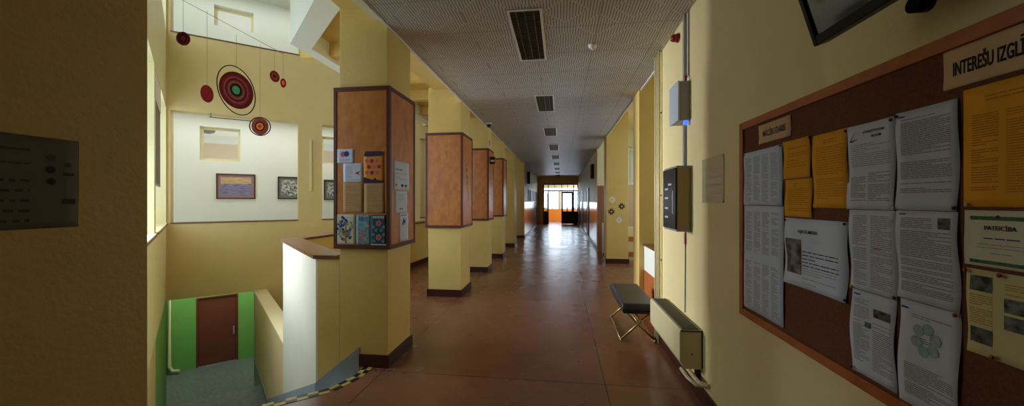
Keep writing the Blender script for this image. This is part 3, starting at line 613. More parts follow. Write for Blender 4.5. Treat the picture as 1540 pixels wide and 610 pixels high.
bsheet('certificate', 'certificate headed PATEICĪBA with green bands, below the largest orange sheet', 1.146, .90, 1.382, 1.526, 'paper_warm',
       [('band', .014, .235, .119, .129, 'ink_green'), ('band', .014, .235, .007, .016, 'ink_green'), ('dot', .0765, .128, .0045, 'violet', 'seal'), ('text', 'PATEICĪBA', .080, .094, .0155, .9, 'ink_dark', 'CENTER'),
        ('lines', .03, .14, .078, .084, .01, .002, 'ink'), ('lines', .045, .125, .066, .074, .01, .003, 'ink_blue'), ('lines', .03, .15, .045, .058, .008, .002, 'ink'), ('lines', .06, .11, .026, .036, .008, .002, 'ink')], 16, 'paper', GP, .003)
bsheet('photo_page', 'yellowish page with four dark photographs, below the certificate', 1.140, .93, 1.151, 1.372, 'paper_yellow',
       [('rect', .008, .058, .165, .205, 'photograph', 'photo'), ('rect', .008, .058, .030, .070, 'photograph', 'photo'), ('rect', .083, .14, .125, .160, 'photograph', 'photo'), ('rect', .083, .14, .083, .118, 'photograph', 'photo'), ('lines', .008, .058, .08, .155, .006, .002, 'ink_orange'), ('lines', .085, .15, .165, .195, .006, .002, 'ink_orange')], 17, 'paper', GP, .003)
# drawing pins
def pin(y, z, m, where):
    bm = nbm(); lathe(bm, [(.0052, 0), (.0058, .0025), (.004, .0045), (.001, .0052)], 12); lathe(bm, [(.0008, -.006), (.0008, 0)], 6)
    o = obj('drawing_pin', bm, m, None, panel_m((XP - .0085, y, z), (0, -1))); tag(o, where, 'pin', 'drawing pins in the cork board')
for y, z, m, where in [(2.338, 1.82, 'pin', 'dark pin at the far top corner of the four-column list'), (1.975, 1.822, 'pin', 'dark pin where the white list meets the upper small orange notice'), (1.760, 1.826, 'pin', 'dark pin between the small and the tall orange notice at top'),
    (1.556, 1.815, 'pin', 'dark pin at the top right corner of the tall orange notice'), (1.935, 1.460, 'pin', 'dark pin at the top left corner of the portrait notice'), (1.562, 1.462, 'pin', 'dark pin at the top right corner of the portrait notice'),
    (1.560, 1.172, 'pin', 'dark pin at the bottom right corner of the portrait notice'), (1.362, 1.816, 'pin', 'dark pin at the top right corner of the sheet with bold heading'), (1.343, 1.822, 'pin', 'dark pin at the top left of the densely printed sheet'),
    (1.352, 1.526, 'pin_white', 'pearl white pin where four white sheets meet, middle of the board'), (1.166, 1.530, 'pin', 'dark pin at the bottom right of the densely printed sheet'), (1.528, 1.232, 'pin_yellow', 'yellow pin at the first column beside the portrait notice'),
    (1.350, 1.236, 'pin', 'dark pin above the sheet with two small photos'), (1.163, 1.236, 'pin_red', 'reddish pin at the top right of the sheet with circles'), (1.528, .936, 'pin', 'dark pin at the bottom left of the sheet with two photos'),
    (1.134, 1.540, 'pin_white', 'pearl white pin at the bottom left of the largest orange sheet'), (1.060, 1.366, 'pin_red', 'large red pin at the top of the yellowish photo page'), (1.075, 1.158, 'pin_red', 'red pin at the bottom of the yellowish photo page'), (1.138, 1.366, 'pin_red', 'red pin at the top left corner of the yellowish photo page')]:
    pin(y, z, m, where)

# ================================================================ TV
tvm = Matrix.Translation((.86, 1.385, 2.075)) @ Matrix.Rotation(math.radians(-90), 4, 'Z') @ Matrix.Rotation(math.radians(0), 4, 'Y') @ Matrix.Rotation(math.radians(17), 4, 'X')
# local: x = along the wall towards the camera, y = depth (wall side +), z up
tv = thing('television', 'black flat television tilted forward high on the right wall', 'television', tvm)
TW, TH = 1.0, .58
boxobj('casing', (0, TW, .012, .05, 0, TH), 'bezel', tv, bevel=.008)
boxobj('screen', (.018, TW - .018, .008, .0125, .03, TH - .018), 'screen', tv)
bm = nbm(); bx(bm, 0, .018, 0, .02, 0, TH); bx(bm, TW - .018, TW, 0, .02, 0, TH); bx(bm, .018, TW - .018, 0, .02, 0, .03); bx(bm, .018, TW - .018, 0, .02, TH - .018, TH); obj('bezel', bm, 'bezel', tv, bevel=.003)
bm = nbm(); tube(bm, [(.22, .02, .08), (.22, .06, .08), (.22, .085, .08)], .0); bm.free()
bm = nbm(); bx(bm, TW / 2 - .12, TW / 2 + .12, .05, .08, .15, .45); tube(bm, [(TW / 2, .08, .3), (TW / 2, .20, .24)], .025); obj('wall_bracket', bm, 'black', tv)
bm = nbm(); tube(bm, [(1.0, 1.195, 2.112), (1.04, 1.195, 2.112)], .024, 18); tube(bm, [(1.02, 1.195, 2.12), (1.075, 1.195, 2.2)], .016, 12); bx(bm, 1.065, 1.0985, 1.15, 1.24, 2.17, 2.27); obj('bracket_knob', bm, 'bezel', tv, tvm.inverted())
bm = nbm(); bx(bm, -.003, 0, .01, .018, .12, .128); bx(bm, -.003, 0, .01, .018, .15, .158); obj('side_button', bm, 'light_metal', tv)

# ================================================================ RIGHT WALL FITTINGS
o = thing('electrical_cabinet', 'brown wall cabinet with a black glazed front on the cream wall', 'cabinet', Matrix.Translation((1.10, 3.283, 1.297)))
boxobj('body', (-.115, -.0005, 0, .365, 0, .545), 'brown_metal', o, bevel=.003)
boxobj('door', (-.133, -.115, -.002, .367, .012, .535), 'black', o, bevel=.002)
bm = nbm()
for i, z in enumerate((.10, .18, .27, .35, .39)): bx(bm, -.1345, -.133, .20 - (i == 4) * .1, .30 - (i == 4) * .1, z, z + .018)
bx(bm, -.1345, -.133, .06, .075, .14, .34); obj('white_label', bm, 'light_metal', o)
bm = nbm(); bx(bm, -.12, 0, -.002, .367, .535, .552); bx(bm, -.12, 0, -.002, .367, -.006, .012); obj('edge_strip', bm, 'grey_metal', o)
o = thing('alarm_control_box', 'pale grey wall box with a blue signal light, above the brown cabinet', 'box', Matrix.Translation((1.10, 3.315, 2.24)))
boxobj('body', (-.085, -.0005, 0, .25, 0, .335), 'grey_metal', o, bevel=.004)
boxobj('lid', (-.10, -.085, -.003, .253, -.003, .338), 'light_metal', o, bevel=.004)
bm = nbm(); lathe(bm, [(.022, 0), (.022, .02), (.016, .034), (.004, .04)], 16); obj('signal_lamp', bm, 'blue_lamp', o, Matrix.Translation((-.03, .02, -.001)) @ Matrix.Rotation(PI, 4, 'X'))
bm = nbm(); tube(bm, [(0, 0, 0), (0, 0, .04)], .008); tube(bm, [(0, 0, .03), (0, 0, .05)], .014); obj('red_plug', bm, 'red', o, Matrix.Translation((-.03, .02, .335)))
bm = nbm(); bx(bm, 1.078, 1.0995, 3.40, 3.44, 2.58, 3.18); bx(bm, 1.078, 1.0995, 3.40, 3.44, 1.85, 2.235); tag(obj('cable_trunking', bm, 'grey_metal'), 'grey cable trunking running from the ceiling into both wall boxes', 'cable trunking')
bm = nbm(); bx(bm, 1.088, 1.0995, 3.33, 3.342, 2.625, 3.18); tag(obj('cable', bm, 'grey_metal'), 'thin brown-grey cable dropping from ceiling to the red plug', 'cable')
bm = nbm(); tube(bm, [(1.094, 3.42, 1.295), (1.094, 3.42, 1.0), (1.092, 3.425, .57)], .004, 6); o = tag(obj('cable', bm, 'dark_string'), 'thin cable hanging from the brown cabinet down behind the convector', 'cable')
boxobj('cable_label', (1.086, 1.0885, 3.405, 3.435, 1.17, 1.27), 'ink_pink', o)
o = thing('fire_alarm_lamp', 'dark red round alarm lamp on the wall just under the ceiling', 'alarm', Matrix.Translation((1.0995, 3.62, 3.07)) @ Matrix.Rotation(-PI / 2, 4, 'Y'))
bm = nbm(); lathe(bm, [(.042, 0), (.042, .018)], 20); obj('base', bm, 'red', o); bm = nbm(); lathe(bm, [(.036, .018), (.036, .05), (.026, .068), (.004, .074)], 20); obj('lens', bm, 'red', o)
for i, (y, r, lb) in enumerate(((4.36, .013, 'farthest of three cream vertical pipes at the end of the right wall'), (4.30, .011, 'middle one of three cream vertical pipes at the right wall\'s end'), (4.20, .016, 'nearest and thickest of three cream vertical pipes on the wall'))):
    bm = nbm(); tube(bm, [(1.10 - r - .012, y, .0), (1.10 - r - .012, y, 3.18)], r, 12); o = tag(obj('heating_pipe', bm, 'pipe'), lb, 'pipe', 'vertical pipes at the right wall\'s end')
    bm = nbm(); [bx(bm, 1.10 - .014, 1.0995, y - .006, y + .006, z, z + .02) for z in (.9, 1.6, 2.5)]; obj('clip', bm, 'grey_metal', o)
boxobj('wall_plate', (1.094, 1.0995, 2.655, 3.033, 1.537, 1.867), 'clear_card')
wp = bpy.data.objects['wall_plate']; tag(wp, 'pale translucent beige sheet on the wall beside the cork board', 'sign')
bm = nbm()
for z in (1.60, 1.66, 1.72, 1.78): bx(bm, 1.0932, 1.094, 2.70, 2.98 - (z == 1.72) * .1, z, z + .012)
obj('faint_text', bm, 'card_tan', wp)
bm = nbm(); [bx(bm, 1.092, 1.094, y, y + .012, z, z + .012) for y in (2.66, 3.015) for z in (1.542, 1.85)]; obj('screw', bm, 'grey_metal', wp)
# convector
o = thing('convector_heater', 'cream metal convector heater with a slotted top on the right wall', 'heater', Matrix.Translation((1.10, 3.035, .24)))
P = [(-.001, 0), (-.135, 0), (-.170, .06), (-.172, .285), (-.160, .300), (-.001, .300)]
bm = nbm(); prism(bm, P, 0, .95, Matrix(((1, 0, 0, 0), (0, 0, 1, 0), (0, 1, 0, 0), (0, 0, 0, 1)))); obj('casing', bm, 'cream_metal', o, None, .004)
bm = nbm(); bx(bm, -.15, -.02, .015, .935, .3, .303); obj('grille_tray', bm, 'rail', o)
bm = nbm()
for i in range(60): y = .03 + i * .0152; bx(bm, -.145, -.025, y, y + .004, .3035, .309)
bx(bm, -.152, -.146, .01, .94, .303, .31); bx(bm, -.024, -.018, .01, .94, .303, .31); obj('top_grille', bm, 'rail', o)
bm = nbm(); bx(bm, -.165, -.001, -.004, 0, .292, .302); bx(bm, -.009, -.001, -.004, 0, .01, .292); obj('end_seam', bm, 'dark_string', o)
bm = nbm(); tube(bm, [(-.08, -.001, .12), (-.08, -.006, .12)], .006, 10); obj('screw', bm, 'dark_string', o)
bm = nbm(); tube(bm, [(1.03, 3.2, .19), (1.03, 2.99, .19), (1.04, 2.93, .185), (1.075, 2.90, .18), (1.098, 2.90, .18)], .017, 12); tube(bm, [(.99, 3.2, .17), (.99, 3.05, .17), (1.03, 2.97, .15), (1.098, 2.96, .15)], .014, 10)
tag(obj('heating_pipe', bm, 'pipe'), 'bent cream pipes leaving the convector heater near the floor', 'pipe')
boxobj('heater_bracket', (1.065, 1.0995, 3.08, 3.12, .10, .2395), 'black'); tag(bpy.data.objects['heater_bracket'], 'dark bracket carrying the near end of the convector heater', 'bracket')

# bench
o = thing('folding_bench', 'low bench with black vinyl seat and crossed brass legs by the wall', 'bench', Matrix.Translation((.855, 4.64, 0)))
bm = nbm(); bx(bm, -.185, .185, -.52, .52, .35, .44); sb = obj('seat', bm, 'vinyl', o, None, .03)
bm = nbm(); bx(bm, -.17, .17, -.50, .50, .33, .35); obj('seat_frame', bm, 'black', o)
for yy in (-.40, .40):
    for sgn in (-1, 1):
        bm = nbm(); tube(bm, [(sgn * -.16, yy + sgn * .012, .34), (sgn * .18, yy + sgn * .012, .02)], .012, 10); obj('leg', bm, 'brass', o)
for sgn in (-1, 1):
    bm = nbm(); tube(bm, [(sgn * .18, -.44, .012), (sgn * .18, .44, .012)], .011, 10); obj('floor_rail', bm, 'brass', o)
bm = nbm(); tube(bm, [(0, -.41, .205), (0, .41, .205)], .008, 8); obj('cross_rod', bm, 'brass', o)

# low wall with white panel in the first bay
o = thing('radiator_screen', 'white and orange-brown low panel under a brown wooden ledge, behind the bench', 'radiator cover', Matrix.Translation((1.22, 4.42, 0)))
boxobj('white_panel', (0, .03, 0, 1.18, .55, .90), 'white', o); boxobj('base_panel', (.0, .03, 0, 1.18, .0, .55), 'frame_orange', o); boxobj('ledge', (-.01, .24, -.0, 1.185, .90, .925), 'wood_cap', o)
boxobj('back_panel', (.03, .2, 0, 1.18, 0, .90), 'cream', o)
# locker behind the second column, door & window in the aisle end wall
o = thing('low_locker', 'low cream locker with two orange wooden slats behind the decorated column', 'cabinet', Matrix.Translation((1.72, 10.0, 0)))
boxobj('body', (0, .8, 0, .4, 0, .86), 'cream_metal', o); bm = nbm(); bx(bm, -.01, .8, -.02, 0, .10, .22); bx(bm, -.01, .8, -.02, 0, .50, .62); obj('slat', bm, 'frame_orange', o)
bm = nbm(); bx(bm, 2.06, 2.7, 11.63, 11.70, 2.05, 3.15); w6 = struct('window_6', bm, 'white'); bm = nbm(); bx(bm, 2.12, 2.64, 11.615, 11.629, 2.1, 3.1); obj('pane', bm, 'paper_warm', w6)
bm = nbm(); bx(bm, 2.0, 2.75, 11.65, 11.70, 0, 2.05); d4 = struct('door_4', bm, 'card_tan')
bm = nbm(); bx(bm, 1.15, 1.62, 11.64, 11.70, 0, 2.02); d5 = struct('door_5', bm, 'tan_door'); bm = nbm(); bx(bm, 1.52, 1.55, 11.6, 11.64, 1.0, 1.12); obj('door_handle', bm, 'grey_metal', d5)
o = thing('wooden_screen', 'low brown wooden screen with a white edge before the brown door', 'screen', Matrix.Translation((1.20, 10.75, 0)))
boxobj('panel', (.03, .5, 0, .05, .08, .92), 'door_brown', o); boxobj('white_edge', (0, .03, -.005, .055, .0, .93), 'white', o); boxobj('foot', (.0, .5, -.1, .15, 0, .08), 'door_brown', o)

# stitched cross ornaments on the decorated column
for (x, z, m_o, lb) in ((1.289, 1.583, 'white', 'white stitched star ornament, highest on the cream column'), (1.52, 1.418, 'ink_dark', 'dark stitched star ornament, upper right on the cream column'), (1.271, 1.285, 'ink_dark', 'dark stitched star ornament, lower left on the cream column'), (1.456, 1.078, 'white', 'white stitched star ornament, lowest on the cream column')):
    bm = nbm(); u = .022
    for i in range(-3, 4):
        for j in range(-3, 4):
            if (abs(i) + abs(j) in (2, 3) and not (abs(i) == 3 or abs(j) == 3)) or (abs(i), abs(j)) in ((3, 1), (1, 3)):
                bx(bm, (i - .5) * u, (i + .5) * u, (j - .5) * u, (j + .5) * u, .0005, .006)
    tag(obj('star_ornament', bm, m_o, None, panel_m((x, 9.436, z), (1, 0))), lb, 'decoration', 'stitched star ornaments')

# ================================================================ CEILING LIGHTS
LL = [(-.455, 3.12, 1.14), (-.395, 5.70, 1.03), (-.375, 8.23, 1.04), (-.335, 10.72, 1.2), (-.31, 13.2, 1.2), (-.30, 15.7, 1.2), (-.29, 18.2, 1.2), (-.28, 20.7, 1.2), (-.28, 23.0, 1.2)]
ordl = ['first and nearest', 'second', 'third', 'fourth', 'fifth', 'sixth', 'seventh', 'eighth', 'farthest']
for i, (x, y, L) in enumerate(LL):
    o = thing('ceiling_light', 'unlit recessed louvred ceiling light, %s along the corridor ceiling' % ordl[i], 'ceiling light', Matrix.Translation((x, y, 3.18)), 'recessed louvred ceiling lights')
    W_ = .305; e = .022; bm = nbm(); bx(bm, 0, e, 0, L, -.012, -.0005); bx(bm, W_ - e, W_, 0, L, -.012, -.0005); bx(bm, e, W_ - e, 0, e, -.012, -.0005); bx(bm, e, W_ - e, L - e, L, -.012, -.0005); obj('frame', bm, 'lamp_frame', o)
    boxobj('housing', (e, W_ - e, e, L - e, -.003, -.001), 'lamp_dark', o)
    bm = nbm(); n = 28
    for k_ in range(n): y_ = e + (L - 2 * e) * (k_ + .5) / n; bx(bm, e, W_ - e, y_ - .0015, y_ + .0015, -.011, -.0035)
    for k_ in range(1, 4): x_ = W_ * k_ / 4; bx(bm, x_ - .003, x_ + .003, e, L - e, -.012, -.0035)
    obj('louvre', bm, 'lamp_grille', o)
o = thing('smoke_detector', 'small white smoke detector on the grooved ceiling right of first light', 'smoke detector', Matrix.Translation((.34, 3.93, 3.18)))
bm = nbm(); lathe(bm, [(.045, -.001), (.045, -.02), (.035, -.035), (.012, -.045)], 20); obj('body', bm, 'white', o); bm = nbm(); tube(bm, [(.0, 0, -.04), (0, 0, -.058)], .012); obj('sensor', bm, 'white', o)
o = thing('dome_camera', 'small black dome camera under the ceiling at the third column', 'camera', Matrix.Translation((-1.47, 7.62, 3.18)))
bm = nbm(); lathe(bm, [(.055, -.001), (.055, -.03)], 20); obj('base', bm, 'white', o); bm = nbm(); lathe(bm, [(.052, -.03), (.05, -.06), (.035, -.085), (.006, -.095)], 20); obj('dome', bm, 'black', o)
o = thing('hanging_sign', 'small dark sign box sticking out from the second column pinboard top', 'sign', Matrix.Translation((-1.52, 7.98, 2.36)))
boxobj('box', (0, .11, 0, .04, 0, .16), 'black', o); boxobj('white_face', (.01, .1, -.003, 0, .05, .09), 'white', o)
tag(boxobj('column_label', (-1.5645, -1.560, 8.1, 8.2, 2.78, 2.90), 'ink'), 'small grey plate high on the side of the third column', 'sign')

# ================================================================ POSTERS ON THE NEAREST COLUMN
x0, x1, y0, y1 = COLS[0]; YF = y0 - .035
def fsheet(name, label, xa, xb, z0, z1, material, content, seed): return sheet(name, label, 'poster', panel_m((xa, YF, z0), (1, 0)), xb - xa, z1 - z0, material, content, 'papers on the nearest column', .0012, seed, .001)
fsheet('small_card', 'white card with blue and pink blots, topmost left on the column', -2.075, -1.90, 1.905, 2.035, 'paper', [('dot', .062, .082, .026, 'ink_pink', 'pink_blot'), ('dot', .098, .085, .026, 'ink_blue', 'blue_blot', .0004), ('lines', .03, .14, .02, .045, .01, .003, 'ink')], 21)
fsheet('poster', 'white sheet with a small red bird shape, left of orange poster', -2.01, -1.812, 1.726, 1.900, 'paper', [('lines', .02, .09, .03, .15, .012, .003, 'ink'), ('poly', [(.11, .08), (.14, .095), (.18, .105), (.15, .085), (.165, .06), (.135, .078)], 'ink_red', 'red_bird'), ('lines', .02, .17, .01, .025, .012, .003, 'ink')], 22)
fsheet('poster', 'orange and violet poster with rows of round pictures', -1.806, -1.605, 1.716, 2.010, 'poster_orange',
       [('poly', [(0, .250), (.03, .245), (.17, .25), (.2, .27), (.17, .294), (.01, .294)], 'violet', 'violet_banner'), ('poly', [(0, 0), (.2, 0), (.2, .022), (.13, .03), (.11, .05), (.09, .03), (0, .055)], 'violet', 'violet_foot'), ('lines', .04, .15, .262, .285, .012, .006, 'ink_blue')]
       + [('dot', .03 + .05 * i + .02 * (j % 2), .205 - .055 * j, .018, 'ink_red' if (i + j) % 2 else 'ink_pink', 'round_picture') for j in range(3) for i in range(3)], 23)
fsheet('old_notice', 'faded tan typed notice, left one of two under the bird sheet', -2.013, -1.809, 1.440, 1.720, 'paper_tan', [('lines', .02, .16, .03, .24, .024, .003, 'ink_orange')], 24)
fsheet('old_notice', 'faded tan typed notice, right one of two under the orange poster', -1.802, -1.600, 1.435, 1.712, 'paper_tan', [('lines', .02, .18, .03, .25, .022, .003, 'ink_orange')], 25)
rr = random.Random(3)
fsheet('poster', 'pale poster with a leafy green tree, bottom left on the column', -2.09, -1.885, 1.145, 1.425, 'paper_warm', [('dot', .10 + .075 * math.cos(a) * q, .15 + .115 * math.sin(a) * q, .013, 'poster_green' if rr.random() < .6 else 'ink_blue', 'leaves' if rr.random() < .6 else 'blue_leaves') for a, q in [(rr.uniform(0, 6.28), rr.uniform(.3, 1)) for _ in range(60)]] + [('poly', [(.095, .01), (.115, .01), (.11, .2), (.10, .2)], 'ink_orange', 'trunk')], 26)
fsheet('poster', 'light blue poster with small orange figures between two other posters', -1.880, -1.742, 1.142, 1.420, 'poster_light', [('dot', .02 + rr.random() * .1, .03 + rr.random() * .15, .012, 'ink_pink', 'orange_blot') for _ in range(9)] + [('lines', .02, .12, .22, .26, .014, .006, 'ink_blue')], 27)
fsheet('poster', 'dark teal poster with two pink flowers, bottom right on the column', -1.737, -1.585, 1.140, 1.421, 'poster_teal',
       [('dot', .076 + .018 * math.cos(k_ * 1.2566), cz + .018 * math.sin(k_ * 1.2566), .012, 'ink_pink', 'pink_flower') for cz in (.205, .075) for k_ in range(5)] + [('ring', x_, z_, .007, .012, 'photo3', 'pale_ring') for x_, z_ in ((.025, .17), (.125, .17), (.025, .10), (.125, .1), (.03, .04), (.12, .04), (.05, .14), (.10, .14))] + [('lines', .02, .13, .245, .27, .012, .007, 'paper'), ('band', .0, .15, 0, .012, 'paper')], 28)
XS = x1 + .035
def ssheet(name, label, ya, yb, z0, z1, material, content, seed): return sheet(name, label, 'poster', panel_m((XS, ya, z0), (0, 1)), yb - ya, z1 - z0, material, content, 'papers on the nearest column', .0012, seed, .001)
ssheet('poster', 'white notice with dark heading, upper one on the column\'s corridor side', 3.31, 3.67, 1.655, 1.935, 'paper', [('lines', .05, .28, .19, .205, .014, .008, 'ink_dark'), ('lines', .05, .30, .10, .165, .018, .004, 'ink'), ('band', .03, .08, .035, .06, 'ink'), ('band', .17, .22, .035, .06, 'ink_dark'), ('band', .26, .30, .035, .06, 'ink_dark')], 31)
ssheet('poster', 'white notice without heading, middle one on the column\'s corridor side', 3.345, 3.62, 1.435, 1.645, 'paper', [('lines', .07, .21, .08, .18, .016, .004, 'ink'), ('band', .09, .18, .03, .045, 'ink')], 32)
ssheet('poster', 'narrow white sheet with blue drawing, lowest on the column\'s corridor side', 3.44, 3.65, 1.150, 1.430, 'paper', [('lines', .03, .17, .25, .262, .012, .007, 'ink_blue'), ('poly', [(.06, .17), (.10, .24), (.12, .2), (.15, .23), (.13, .16), (.10, .19), (.09, .15)], 'ink_blue', 'blue_drawing'), ('lines', .05, .14, .03, .13, .02, .003, 'ink')], 33)
# dark cut-out chains on second and third boards
for c, lb in ((COLS[1], 'second'), (COLS[2], 'third')):
    bm = nbm(); rr = random.Random(9); ym = c[2] + .12; z = 2.45; pts_ = []
    mtx = panel_m((c[1] + .0352, ym, 0), (0, 1))
    while z > 1.45:
        h = rr.uniform(.03, .10); y_ = (2.45 - z) * .28; w_ = rr.uniform(.012, .05)
        prism(bm, [(y_, z), (y_ + w_, z - h * .3), (y_ + w_ * .8, z - h), (y_ - w_ * .3, z - h * .8), (y_ - w_ * .4, z - h * .3)], .0002, .002); z -= h * rr.uniform(.75, 1.5)
    tag(obj('paper_chain', bm, 'frame_dark', None, mtx), 'dark torn paper chain on the %s column pinboard\'s side' % lb, 'decoration', 'dark paper chains')
# poster on the dark pillar
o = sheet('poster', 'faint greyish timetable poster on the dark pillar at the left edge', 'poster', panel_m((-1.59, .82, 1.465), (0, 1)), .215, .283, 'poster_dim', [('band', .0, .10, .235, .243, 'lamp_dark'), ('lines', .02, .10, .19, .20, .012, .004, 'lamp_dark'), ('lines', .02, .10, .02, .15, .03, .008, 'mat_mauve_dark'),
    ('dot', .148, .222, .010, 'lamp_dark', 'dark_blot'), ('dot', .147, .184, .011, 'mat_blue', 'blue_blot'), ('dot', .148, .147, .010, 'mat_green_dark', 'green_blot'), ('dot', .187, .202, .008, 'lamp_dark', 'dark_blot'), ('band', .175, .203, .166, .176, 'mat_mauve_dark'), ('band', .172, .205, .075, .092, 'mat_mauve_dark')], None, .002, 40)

# ================================================================ PICTURES IN THE PASSAGE
def picture(name, label, a, b, c, d, mount, inner, frame='frame_dark', dusk=None):
    W_, H_ = b - a, d - c; p = B0 + m_ * a; th = thing(name, label, 'picture', panel_m((p.x, p.y, c), tuple(m_)), 'framed pictures in the white passage')
    f = .028; bm = nbm(); bx(bm, 0, f, 0, H_, .001, .03); bx(bm, W_ - f, W_, 0, H_, .001, .03); bx(bm, f, W_ - f, 0, f, .001, .03); bx(bm, f, W_ - f, H_ - f, H_, .001, .03); obj('frame', bm, frame, th)
    boxobj('mount', (f, W_ - f, f, H_ - f, .001, .008), mount, th); g_ = .085
    boxobj('painting', (g_, W_ - g_, g_, H_ - g_, .008, .010), inner, th)
    if dusk:
        bm = nbm(); P = [(g_, H_ - g_), (W_ - g_, H_ - g_)]; rr = random.Random(2); n = 12
        P += [(W_ - g_ - (W_ - 2 * g_) * k_ / n, H_ * .60 + rr.uniform(-.012, .015)) for k_ in range(n + 1)]; prism(bm, P[::-1], .0101, .0112); obj('painted_sky', bm, dusk, th)
picture('framed_picture', 'dark-framed landscape painting with ochre sky over mauve sea', .62, 1.39, 1.60, 2.21, 'mat_mauve', 'sea', 'frame_dark', 'dusk')
picture('framed_picture', 'grey mounted drawing at the right edge of the wide white opening', 1.86, 2.45, 1.60, 2.18, 'mat_grey', 'sketch', 'lamp_dark')
picture('framed_picture', 'grey drawing seen through the narrow opening left of the columns', 2.925, 3.5, 1.58, 2.13, 'mat_grey', 'sketch', 'lamp_dark')
picture('framed_picture', 'framed drawing farther right in the passage behind the columns', 3.95, 4.5, 1.58, 2.13, 'mat_grey', 'sketch', 'lamp_dark')
# lamps in the rooms beyond the inner windows
p = C0 + n_ * 3.4 + m_ * .25
o = thing('ceiling_lamp', 'white glass ceiling lamp seen through the inner passage window', 'ceiling lamp', Matrix.Translation((p.x, p.y, 3.6)))
bm = nbm(); lathe(bm, [(.05, 0), (.05, -.05)], 16); obj('canopy', bm, 'grey_metal', o); bm = nbm(); lathe(bm, [(.14, -.05), (.17, -.09), (.15, -.15), (.05, -.19)], 24); obj('glass_shade', bm, 'mat_grey', o)
# rod under the lintel and the slim batten between the openings
pm = wm(C0, 40.4)
bm = nbm(); tube(bm, [(.66, -.03, 3.27), (1.45, -.03, 3.27)], .008, 8); o = tag(obj('curtain_rod', bm, 'dark_string', None, pm), 'thin dark rod hanging just under the wide opening\'s lintel', 'rod'); bm = nbm(); bx(bm, .68, .688, -.033, -.001, 3.27, 3.36); bx(bm, 1.42, 1.428, -.033, -.001, 3.27, 3.36); obj('hook', bm, 'dark_string', o)
o = tag(boxobj('wall_batten', (2.468, 2.512, -.03, -.0005, 1.78, 2.957), 'cap_cream', None, pm, .004), 'slim pale upright batten on the wall between two stairwell openings', 'batten')
# blind in the left opening
bm = nbm(); bx(bm, sx(2.86), sx(1.6), .012, .02, 1.80, 2.97); o = obj('roller_blind', bm, 'blind', None, wm(LN, LDEG)); tag(o, 'grey cloth blind hanging in the stairwell\'s left opening', 'blind')
bm = nbm(); bx(bm, sx(2.87), sx(1.6), .008, .03, 1.775, 1.80); obj('bottom_bar', bm, 'grey_metal', o)
bm = nbm(); bx(bm, sx(2.88), sx(1.6), .005, .05, 2.97, 3.36); obj('upper_panel', bm, 'white', o)

# ================================================================ HANGING CROCHET DISCS
wa = Vector((-5.05, 4.33, 4.26)); wb = Vector((-3.367, 4.001, 3.354))
wd = (wb - wa)
def wire_at(x): t = (x - wa.x) / wd.x; return wa + wd * t
bm = nbm(); tube(bm, [wa - wd * .24, wb + wd * .08], .003, 6); tag(obj('support_wire', bm, 'string'), 'thin slanting wire across the stairwell carrying the crochet discs', 'wire')
def dz(name, label, loc, rings, yaw, tilt, roll=0, ringout=None, top=None, rx=1.0):
    mtx = Matrix.Translation(loc) @ Matrix.Rotation(math.radians(yaw), 4, 'Z') @ Matrix.Rotation(math.radians(tilt), 4, 'Y') @ Matrix.Rotation(PI / 2, 4, 'X')
    R0 = rings[0][0]; bm = nbm(); disc(bm, (0, 0), R0 * rx, R0, -.006, .006, 40); o = obj(name, bm, rings[0][1], None, mtx); tag(o, label, 'hanging decoration', 'crochet discs hanging in the stairwell')
    for i, (r, m, nm) in enumerate(rings[1:]): bm = nbm(); disc(bm, (0, 0), r * rx, r, -.007 - .0012 * i, .007 + .0012 * i, 32); obj(nm, bm, m, o)
    if ringout: bm = nbm(); tube(bm, [(ringout[2] * 0 + ringout[0] * math.cos(t * PI / 24), ringout[1] * math.sin(t * PI / 24), 0) for t in range(49)], .006, 8); obj('outer_hoop', bm, 'dark_wool', o)
    rt = ringout[1] if ringout else R0
    zt = top; bm = nbm(); inv = mtx.inverted(); p1 = Vector(loc) + Vector((0, 0, rt * .97)); p2 = Vector((loc[0], loc[1], zt)); tube(bm, [inv @ p1, inv @ p2], .0015, 5); obj('string', bm, 'string', o)
    return o
def on_wire(x): return wire_at(x)
dz('crochet_disc', 'biggest crochet disc, maroon rings round a green centre inside a hoop', (-3.99, 4.12, 2.925),
   [(.232, 'maroon_wool'), (.19, 'red_wool', 'wool_ring'), (.165, 'rose_wool', 'wool_ring'), (.152, 'maroon_wool', 'wool_ring'), (.118, 'brown_wool', 'wool_ring'), (.085, 'dark_wool', 'wool_ring'), (.052, 'green_wool', 'centre')], 30, -16, 0, (.185, .31, 0), 3.62, .74)
dz('crochet_disc', 'dark maroon crochet disc, highest one near the upper left opening', (-4.72, 4.10, 3.60), [(.085, 'maroon_wool'), (.055, 'dark_wool', 'wool_ring'), (.03, 'red_wool', 'centre')], 25, 0, 0, None, 4.12, .85)
dz('crochet_disc', 'plain crimson crochet disc left of the biggest disc', (-4.36, 4.08, 2.885), [(.108, 'red_wool'), (.08, 'red_wool', 'wool_ring')], 30, -6, 0, None, 3.92, .6)
dz('crochet_disc', 'small red crochet disc with darker centre right of the biggest disc', (-3.50, 4.16, 3.09), [(.070, 'red_wool'), (.045, 'brown_wool', 'wool_ring'), (.025, 'maroon_wool', 'centre')], 30, -14, 0, None, 3.42, .72)
dz('crochet_disc', 'smallest plain red crochet disc, farthest right of the hanging discs', (-3.40, 4.18, 3.01), [(.056, 'red_wool'), (.03, 'orange_wool', 'centre')], 30, 0, 0, None, 3.36, .55)
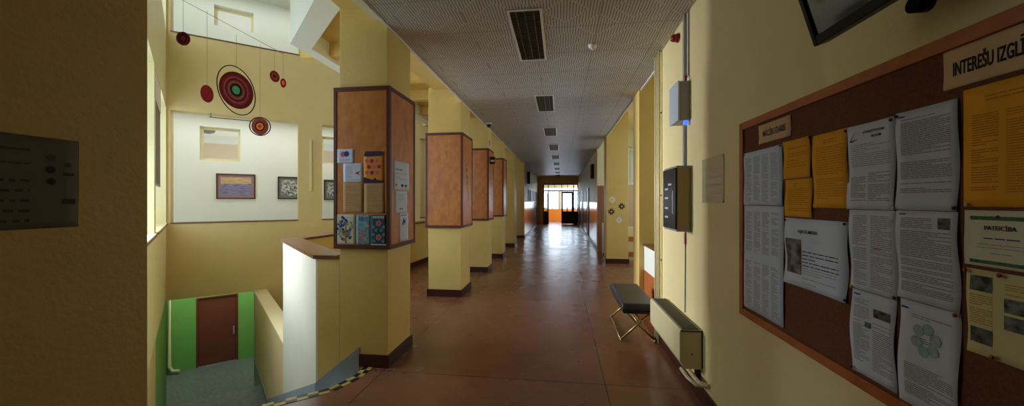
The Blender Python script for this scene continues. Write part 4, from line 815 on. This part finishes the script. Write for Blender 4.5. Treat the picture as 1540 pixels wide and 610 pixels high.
dz('crochet_disc', 'brown and black crochet disc with bright orange centre, lowest one', (-3.70, 4.16, 2.477), [(.105, 'brown_wool'), (.06, 'dark_wool', 'wool_ring'), (.045, 'orange_wool', 'wool_ring'), (.022, 'rose_wool', 'centre')], 25, 0, 0, (.112, .112, 0), 3.5, .86)

# ================================================================ FAR CORRIDOR DETAILS
for i, (y, lb) in enumerate(((17.4, 'nearest framed notice on the far left corridor wall'), (18.6, 'second framed notice on the far left corridor wall'), (20.4, 'third framed notice on the far left corridor wall'), (22.0, 'farthest framed notice on the left corridor wall'))):
    th = thing('framed_notice', lb, 'picture', panel_m((-1.5, y, 1.52), (0, 1)), 'framed notices on the far left wall')
    bm = nbm(); bx(bm, 0, .03, 0, .6, 0, .02); bx(bm, .67, .7, 0, .6, 0, .02); bx(bm, .03, .67, 0, .03, 0, .02); bx(bm, .03, .67, .57, .6, 0, .02); obj('frame', bm, 'grey_metal', th); boxobj('sheet', (.03, .67, .03, .57, .002, .008), 'paper', th)
th = thing('hanging_sign', 'dark sign box high on the far left corridor wall', 'sign', Matrix.Translation((-1.49, 17.0, 2.35))); boxobj('box', (0, .12, 0, .3, 0, .55), 'black', th); boxobj('arm', (-.01, .0, .1, .2, .2, .3), 'grey_metal', th)
nd = 5
for (x, s_, y) in ((-1.5, 1, 23.4), (1.2, -1, 22.9), (1.2, -1, 19.6), (1.2, -1, 15.6)):
    nd += 1
    mtx = panel_m((x, y, 0), (0, 1)) if s_ > 0 else panel_m((x, y + .9, 0), (0, -1))
    bm = nbm(); bx(bm, .05, .85, .01, 2.05, .001, .02); o = obj('door_%d' % nd, bm, 'door_brown', None, mtx); o['kind'] = 'structure'
    bm = nbm(); bx(bm, 0, .05, 0, 2.1, .001, .035); bx(bm, .85, .9, 0, 2.1, .001, .035); bx(bm, .05, .85, 2.05, 2.1, .001, .035); obj('door_frame', bm, 'door_dark', o)
    bm = nbm(); bx(bm, .12, .15, 1.0, 1.12, .02, .06); obj('door_handle', bm, 'grey_metal', o)
th = thing('fire_hose_box', 'small dark box high on the far right corridor wall', 'box', Matrix.Translation((1.1, 13.3, 2.35))); boxobj('body', (0, .0995, 0, .4, 0, .5), 'black', th); boxobj('door', (-.01, 0, .02, .38, .02, .48), 'lamp_dark', th)
